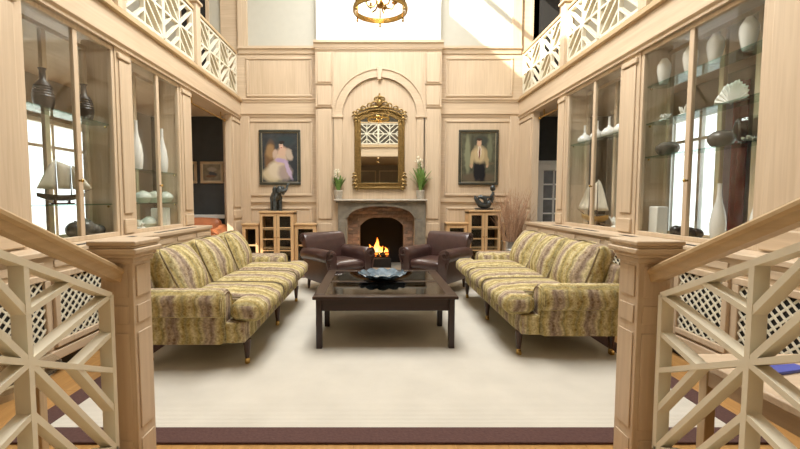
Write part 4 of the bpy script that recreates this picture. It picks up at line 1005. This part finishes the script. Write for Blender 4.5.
B(chx-.03, chx+.03, SY0-.05, SY1+.05, ZC+.05, ZC+.13).build('skylight_beam', 'white_paint', ce)

# ================================================================== THINGS IN THE CABINETS
def lathe_item(name, mat, prof, label, cat, x, y, z, group=None, n=24):
    o = MB().lathe(prof, (0, 0, 0), n).build(name, mat); o.location = (x, y, z); return tag(o, label, cat, group)
def spot(px, sg, u, z):
    X = (XL if sg < 0 else XR)+sg*u; return X, Yat(px, X, z), z
def scale(p, h, r): return [(a*r, b*h) for a, b in p]
OVOID = [(0, 0), (.55, 0), (.6, .03), (.8, .25), (1, .55), (.95, .75), (.6, .92), (.42, .97), (.42, 1), (.3, 1), (.3, .95), (0, .94)]
BOTTLE = [(0, 0), (.72, 0), (.8, .02), (.95, .15), (1, .3), (.8, .5), (.42, .68), (.27, .8), (.25, .97), (.3, 1), (.18, 1), (.15, .9), (0, .88)]
FLASK = [(0, 0), (.7, 0), (.9, .05), (1, .16), (.95, .28), (.6, .42), (.25, .5), (.16, .6), (.14, .95), (.2, 1), (.1, 1), (.08, .9), (0, .88)]
SQUAT = [(0, 0), (.5, 0), (.8, .15), (1, .45), (.95, .7), (.6, .93), (.3, 1), (.18, 1), (.15, .95), (0, .93)]
JAR = [(0, 0), (.45, 0), (.75, .12), (1, .45), (.9, .72), (.5, .93), (.25, .98), (.25, 1.05), (.15, 1.05), (.12, .98), (0, .96)]
RIB = [(0, 0), (.7, 0)]+[(q, z) for k in range(9) for q, z in (((.78+.22*math.sin(PI*(k+.5)/9))*.95, .02+.58*k/9), ((.78+.22*math.sin(PI*(k+.5)/9)), .02+.58*(k+.5)/9))]+[(.6, .64), (.32, .72), (.28, .95), (.4, 1), (.25, 1), (.2, .9), (0, .88)]
for px, nm in ((663.5, 'beside the post'), (690, 'behind the mullion'), (714.5, 'next to the mullion'), (748, 'farthest from the fireplace')):
    x, y, z = spot(px, 1, .18, 2.6); lathe_item('white_vase', 'porcelain', scale(OVOID, .27, .066), 'white ovoid vase on the topmost glass shelf, '+nm, 'vase', x, y, z, 'white vases on the top shelf')
# corals and shells on the middle shelf
def coral(label, px, sg, u, z, w_, h_, n=16, name='white_coral'):
    x, y, z = spot(px, sg, u, z); m = MB(); m.ball((0, 0, h_*.15), (w_*.35, w_*.35, h_*.15), 10, 6)
    for i in range(n):
        a = random.uniform(0, 2*PI); r = random.uniform(.15, .5)*w_; m.tube([(0, 0, h_*.1), (r*.5*math.cos(a), r*.5*math.sin(a), h_*.45), (r*math.cos(a), r*math.sin(a), h_*random.uniform(.5, 1))], [w_*.09, w_*.07, w_*.045], 6)
    o = m.build(name, 'white_matt'); o.location = (x, y, z); tag(o, label, 'coral')
coral('small white branched coral on the middle glass shelf by the post', 664, 1, .18, 2.2, .14, .10)
coral('small white branched coral on the middle glass shelf by the mullion', 684, 1, .18, 2.2, .15, .11)
def clam(label, px, sg, u, z, w_, h_):
    x, y, z = spot(px, sg, u, z); n, k = 28, 8; vs = []; fs = []
    for j in range(k+1):
        for i in range(n+1):
            a = PI*(.02+.96*i/n); r = w_*j/k; q = 1+.05*math.cos(i*PI)*j/k+.04*math.sin(i*.9)
            vs.append((.07*math.sin(PI*.5*j/k)*math.sin(a)+.012*math.cos(i*PI), r*q*math.cos(a)*.75, h_*j/k*math.sin(a)*q))
    for j in range(k):
        for i in range(n): fs.append((j*(n+1)+i, j*(n+1)+i+1, (j+1)*(n+1)+i+1, (j+1)*(n+1)+i))
    o = MB().add(vs, fs).build('scallop_shell', 'white_matt'); so_ = o.modifiers.new('solid', 'SOLIDIFY'); so_.thickness = .012; o.location = (x, y, z); o.rotation_euler = (0, 0, .5); tag(o, label, 'shell')
clam('big white fan shaped shell on the middle glass shelf', 730, 1, .18, 2.205, .16, .20)
x, y, z = spot(667, 1, .18, 1.84); lathe_item('squat_vase', 'grey_ceramic', scale(SQUAT, .14, .11), 'squat dark grey vase on the lowest glass shelf by the post', 'vase', x, y, z)
x, y, z = spot(721, 1, .18, 1.84); lathe_item('squat_vase', 'grey_ceramic', scale(SQUAT, .145, .105), 'squat dark grey vase on the lowest glass shelf beside the glass bowl', 'vase', x, y, z)
x, y, z = spot(749.5, 1, .18, 1.84)
lathe_item('fish_bowl', 'clear_glass', [(.05, .0), (.06, .0), (.10, .05), (.115, .11), (.10, .18), (.075, .21), (.07, .21), (.095, .178), (.11, .11), (.095, .052), (.055, .008), (0, .006)], 'round clear glass bowl with pale shells inside on the lowest glass shelf', 'bowl', x, y, z)
m = MB()
for i in range(14): a = random.uniform(0, 2*PI); r = random.uniform(0, .05); m.ball((r*math.cos(a), r*math.sin(a), .026+random.uniform(0, .03)), (.016, .012, .011), 7, 5)
o = m.build('shell_heap', 'blossom'); o.location = (x, y, z); tag(o, 'small heap of pale shells inside the clear glass bowl', 'shells', kind='stuff')
x, y, z = spot(657.5, 1, .18, 1.0); o = MB().box(-.06, .06, -.07, .07, 0, .30).build('white_block_vase', 'white_matt', bevel=.012); place(o, (x, y, z)); tag(o, 'square white textured block vase on the cabinet floor beside dark balls', 'vase')
for i, px in enumerate((676, 684, 690, 697)):
    x, y, z = spot(px, 1, .13+.05*(i % 2), 1.0); rr = (.058, .06, .055, .05)[i]; o = MB().ball((0, 0, rr), rr, 18, 12).build('dark_ball', 'dark_ceramic'); o.location = (x, y, z); tag(o, 'polished dark brown ball on the cabinet floor beside the white block', 'ball', 'dark balls by the white block')
for px, nm in ((717, 'nearer the mullion'), (757, 'nearer the broad oak post')):
    x, y, z = spot(px, 1, .2, 1.0); lathe_item('tall_bottle_vase', 'porcelain', scale(BOTTLE, .52, .062), 'tall slender white bottle vase below the shells, '+nm, 'vase', x, y, z)
for px, nm in ((584.5, 'nearest the open doorway'), (597, 'by the mullion on the doorway side'), (609, 'by the mullion on the shell cabinet side'), (621, 'half behind the post')):
    x, y, z = spot(px, 1, .18, 2.2); lathe_item('white_flask', 'porcelain', scale(FLASK, .26, .095), 'white long necked flask above the ship, '+nm, 'flask', x, y, z, 'white flasks above the ship')
coral('white branched coral on the cabinet floor beside the white ship', 617, 1, .2, 1.0, .2, .16, 24)
def ship(label, x, y, z, s, hullmat, n_sail):
    """bow along -y .. +y; stands on a small cradle"""
    t = thing('model_ship', label, 'model ship', (x, y, z))
    L = .26*s; secs = 9; vs = []; fs = []
    for i in range(secs):
        q = -1+2*i/(secs-1); w_ = .055*s*(1-abs(q)**2.4)**.6+.002; d = .075*s*(1-.35*abs(q)**3); sheer = .03*s*q*q
        for a in range(7): th = PI*a/6; vs.append((w_*math.cos(th), L*q, .12*s+sheer-d*math.sin(th)*(1-.25*abs(math.cos(th)))))
    for i in range(secs-1):
        for a in range(6): fs.append((i*7+a, (i+1)*7+a, (i+1)*7+a+1, i*7+a+1))
        fs.append((i*7, i*7+6, (i+1)*7+6, (i+1)*7))
    fs += [tuple(range(7)), tuple((secs-1)*7+a for a in range(7))[::-1]]
    MB().add(vs, fs).build('hull', hullmat, t, world=False)
    B(-.05*s, .05*s, -.13*s, .13*s, 0, .02*s).build('stand', 'leg_wood', t, world=False, bevel=.003)
    for yy in (-.08*s, .08*s): B(-.02*s, .02*s, yy-.012*s, yy+.012*s, .02*s, .075*s).build('cradle', 'leg_wood', t, world=False)
    hts = ((-.05, .50), (.11, .42))
    for yy, hh in hts: MB().tube([(0, yy*s, .10*s), (0, yy*s, (.12+hh)*s)], [.007*s, .003*s], 7).build('mast', 'leg_wood', t, world=False)
    MB().tube([(0, .22*s, .15*s), (0, .36*s, .21*s)], [.006*s, .002*s], 6).build('bowsprit', 'leg_wood', t, world=False)
    def sail(pts):
        n = 6; P = [Vector((0, a*s, b*s)) for a, b in pts]; vs = []; fs = []
        for i in range(n+1):
            for j in range(n+1):
                a, b = i/n, j/n; p = (P[0]*(1-a)+P[1]*a)*(1-b)+(P[3]*(1-a)+P[2]*a)*b; p.x += .035*s*math.sin(PI*a)*math.sin(PI*b*.9); vs.append(p)
        for i in range(n):
            for j in range(n): q = i*(n+1)+j; fs.append((q, q+1, q+n+2, q+n+1))
        o = MB().add(vs, fs).build('sail', 'sail', t, world=False); o.modifiers.new('solid', 'SOLIDIFY').thickness = .003
    sail([(-.26, .20), (-.06, .19), (-.055, .58), (-.12, .50)]); sail([(-.035, .20), (.10, .20), (.105, .50), (-.04, .56)])
    sail([(.125, .20), (.24, .19), (.13, .50), (.122, .48)]); sail([(.25, .19), (.35, .215), (.135, .52), (.13, .50)])
    return t
x, y, z = spot(594, 1, .18, 1.0); rs = ship('large white sailed model ship with golden hull on the cabinet floor below the flasks', x, y, z, 1.12, 'gold_hull', 3); rs.rotation_euler.z = .12
x, y, z = spot(62, -1, .18, 1.33); o = ship('small model sailing ship with dark hull on the lower glass shelf', x, y, z, .72, 'hull', 3); o.rotation_euler.z = -.6
for px, nm in ((44, 'farther from the fireplace'), (85, 'next to the post')):
    x, y, z = spot(px, -1, .18, 2.17); lathe_item('ribbed_vase', 'dark_ceramic', scale(RIB, .36, .085), 'dark ribbed bottle vase above the small ship, '+nm, 'vase', x, y, z)
for i, (px, rr) in enumerate(((76, .085), (85, .095), (93, .07), (100, .055))):
    x, y, z = spot(px, -1, .16+.04*(i % 2), 1.0); o = MB().ball((0, 0, rr*.93), (rr, rr, rr*.95), 18, 12).lathe([(.0, rr*1.86), (.012, rr*1.86), (.008, rr*1.98), (0, rr*2.0)], (0, 0, 0), 8).build('dark_gourd', 'grey_ceramic'); o.location = (x, y, z); tag(o, 'round dark grey gourd ornament on the cabinet floor under the small ship', 'gourd', 'dark gourds under the small ship')
for px, nm in ((137.5, 'nearer the small ship cabinet'), (163, 'nearer the opening')):
    x, y, z = spot(px, -1, .18, 1.74); lathe_item('bottle_vase', 'porcelain', scale(BOTTLE, .60, .07), 'tall slender white bottle vase above the celadon jars, '+nm, 'vase', x, y, z)
for px, nm in ((143.5, 'by the ship cabinet side'), (154.5, 'middle of the three'), (165.5, 'by the opening side')):
    x, y, z = spot(px, -1, .18, 1.33); lathe_item('celadon_jar', 'celadon', scale(JAR, .15, .105), 'round pale celadon jar on the glass shelf, '+nm, 'jar', x, y, z, 'celadon jars in a row')
for px, u, nm in ((157, .13, 'closer to the round jar'), (165.5, .22, 'closer to the opening')):
    x, y, z = spot(px, -1, u, 1.0); o = MB().box(-.05, .05, -.05, .05, 0, .26).build('white_block_vase', 'white_matt', bevel=.01); place(o, (x, y, z)); tag(o, 'square white block vase below the celadon jars, '+nm, 'vase')
x, y, z = spot(149, -1, .18, 1.0); lathe_item('celadon_jar', 'celadon', scale(JAR, .15, .10), 'round pale celadon jar alone on the cabinet floor beside white coral', 'jar', x, y, z)
coral('white branched coral on the cabinet floor below the celadon jars', 140.5, -1, .2, 1.0, .17, .13, 20)

# ================================================================== OPENINGS TO THE SIDE ROOMS
for sg, U, y0, y1, nm in ((-1, UL, 6.2, 7.89, 'over the opening by the celadon cabinet'), (1, UR, 6.62, 7.67, 'over the opening by the flask cabinet')):
    t = thing('brass_rod', 'slim brass curtain rod with ball finials '+nm, 'curtain rod', (U(.1), (y0+y1)/2, 2.86))
    MB().tube([(U(.1), y0+.08, 2.86), (U(.1), y1-.08, 2.86)], .014, 10).build('rod', 'brass', t)
    for yy in (y0+.07, y1-.07): MB().ball((U(.1), yy, 2.86), .03, 12, 8).build('finial', 'brass', t)
    for yy in (y0+.25, y1-.25): MB().tube([(U(.1), yy, 2.86), (U(.1), yy, 2.98)], .01, 8).build('bracket', 'brass', t)
    B(U(0), U(.35), y0, y1, 2.985, 3.05).build('opening_head', 'oak_y', wl if sg < 0 else wr)
# tan leather sofa in the far room
ts = thing('tan_sofa', 'tan leather sofa with rolled arm in the dark side room', 'sofa', (-3.50, 7.84, 0), math.radians(6)); ts.scale = (1, 1, 1.06)
def tp(nm, m, mat='leather_tan'): return m.build(nm, mat, ts, world=False, angle=70)
tp('seat_base', MB().cush((0, 0, .28), (.8, .62, .36), .06)); tp('seat_cushion', MB().cush((0, -.05, .48), (.62, .55, .14), .05, (0, 0, .02)))
tp('backrest', MB().cush((0, .30, .62), (.86, .2, .62), .09, (0, .03, .03)))
for s in (-1, 1):
    a_ = MB().cush((s*.42, -.02, .40), (.16, .66, .42), .06); a_.tube([(s*.45, -.36, .66), (s*.45, .0, .67), (s*.45, .3, .72)], [.11, .115, .12], 14)
    tp('arm', a_); tp('arm_scroll', MB().tube([(s*.45+.07*(1-.7*i/16)*math.cos(i*.55), -.365, .66+.07*(1-.7*i/16)*math.sin(i*.55)) for i in range(17)], .012, 6), 'leather_tan')
for sx in (-.33, .33):
    for sy in (-.24, .3): tp('leg', MB().lathe([(.02, 0), (.03, .11)], (sx, sy, 0), 10), 'leg_wood')
# curtains in the right-hand room
def curtain(label, mat, x, y0, y1, name):
    n = 40; m = MB(); a = [(x+.035*math.sin(i/n*2*PI*round((y1-y0)/.09)), y0+(y1-y0)*i/n) for i in range(n+1)]
    vs = [(p, q, z) for z in (.02, 2.85) for p, q in a]; fs = [(i, i+1, n+2+i, n+1+i) for i in range(n)]
    o = MB().add(vs, fs).build(name, mat, angle=80); o.modifiers.new('solid', 'SOLIDIFY').thickness = .006; tag(o, label, 'curtain')
curtain('dark red curtain beside the window behind the shell cabinet', 'red_curtain', XOR-.14, 5.12, 5.30, 'red_curtain')
curtain('pale lilac curtain beside the dark red one behind the shell cabinet', 'lilac_curtain', XOR-.14, 5.32, 5.54, 'lilac_curtain')

# ================================================================== FOREGROUND TABLES
gt_ = thing('glass_side_table', 'round glass topped side table with wooden legs behind the lattice stair rail', 'side table', (-1.97, 1.95, -.003))
MB().lathe([(0, .50), (.34, .50), (.345, .506), (.34, .512), (0, .512)], (0, 0, 0), 48).build('glass_top', 'clear_glass', gt_, world=False)
MB().lathe([(.24, .44), (.27, .44), (.27, .498), (.24, .498), (.24, .44)], (0, 0, 0), 40).build('apron', 'tan_oak_z', gt_, world=False)
for i in range(4): a = PI/4+i*PI/2; x, y = .24*math.cos(a), .24*math.sin(a); MB().box(x-.025, x+.025, y-.025, y+.025, 0, .46).build('leg', 'tan_oak_z', gt_, world=False, bevel=.004)
wt_ = thing('wooden_side_table', 'pale wooden side table holding a blue folder behind the lattice stair rail', 'side table', (2.0, 1.72, -.003))
B(-.42, .42, -.32, .32, .56, .60).build('top', 'oak_x', wt_, world=False, bevel=.008)
for s in (-1, 1):
    B(-.38, .38, s*.27-.01, s*.27+.01, .47, .56).build('apron', 'oak_x', wt_, world=False); B(s*.37-.01, s*.37+.01, -.26, .26, .47, .56).build('apron', 'oak_y', wt_, world=False)
    for q in (-1, 1): B(s*.36-.025, s*.36+.025, q*.26-.025, q*.26+.025, 0, .56).build('leg', 'tan_oak_z', wt_, world=False, bevel=.004)
o = MB().box(-.10, .10, -.045, .045, 0, .015).build('blue_folder', 'blue_cover', bevel=.003); place(o, (1.86, 1.84, .597), .25); tag(o, 'blue folder lying on the pale wooden side table', 'folder')
for o in bpy.data.objects:
    if '_base' in o: del o['_base']
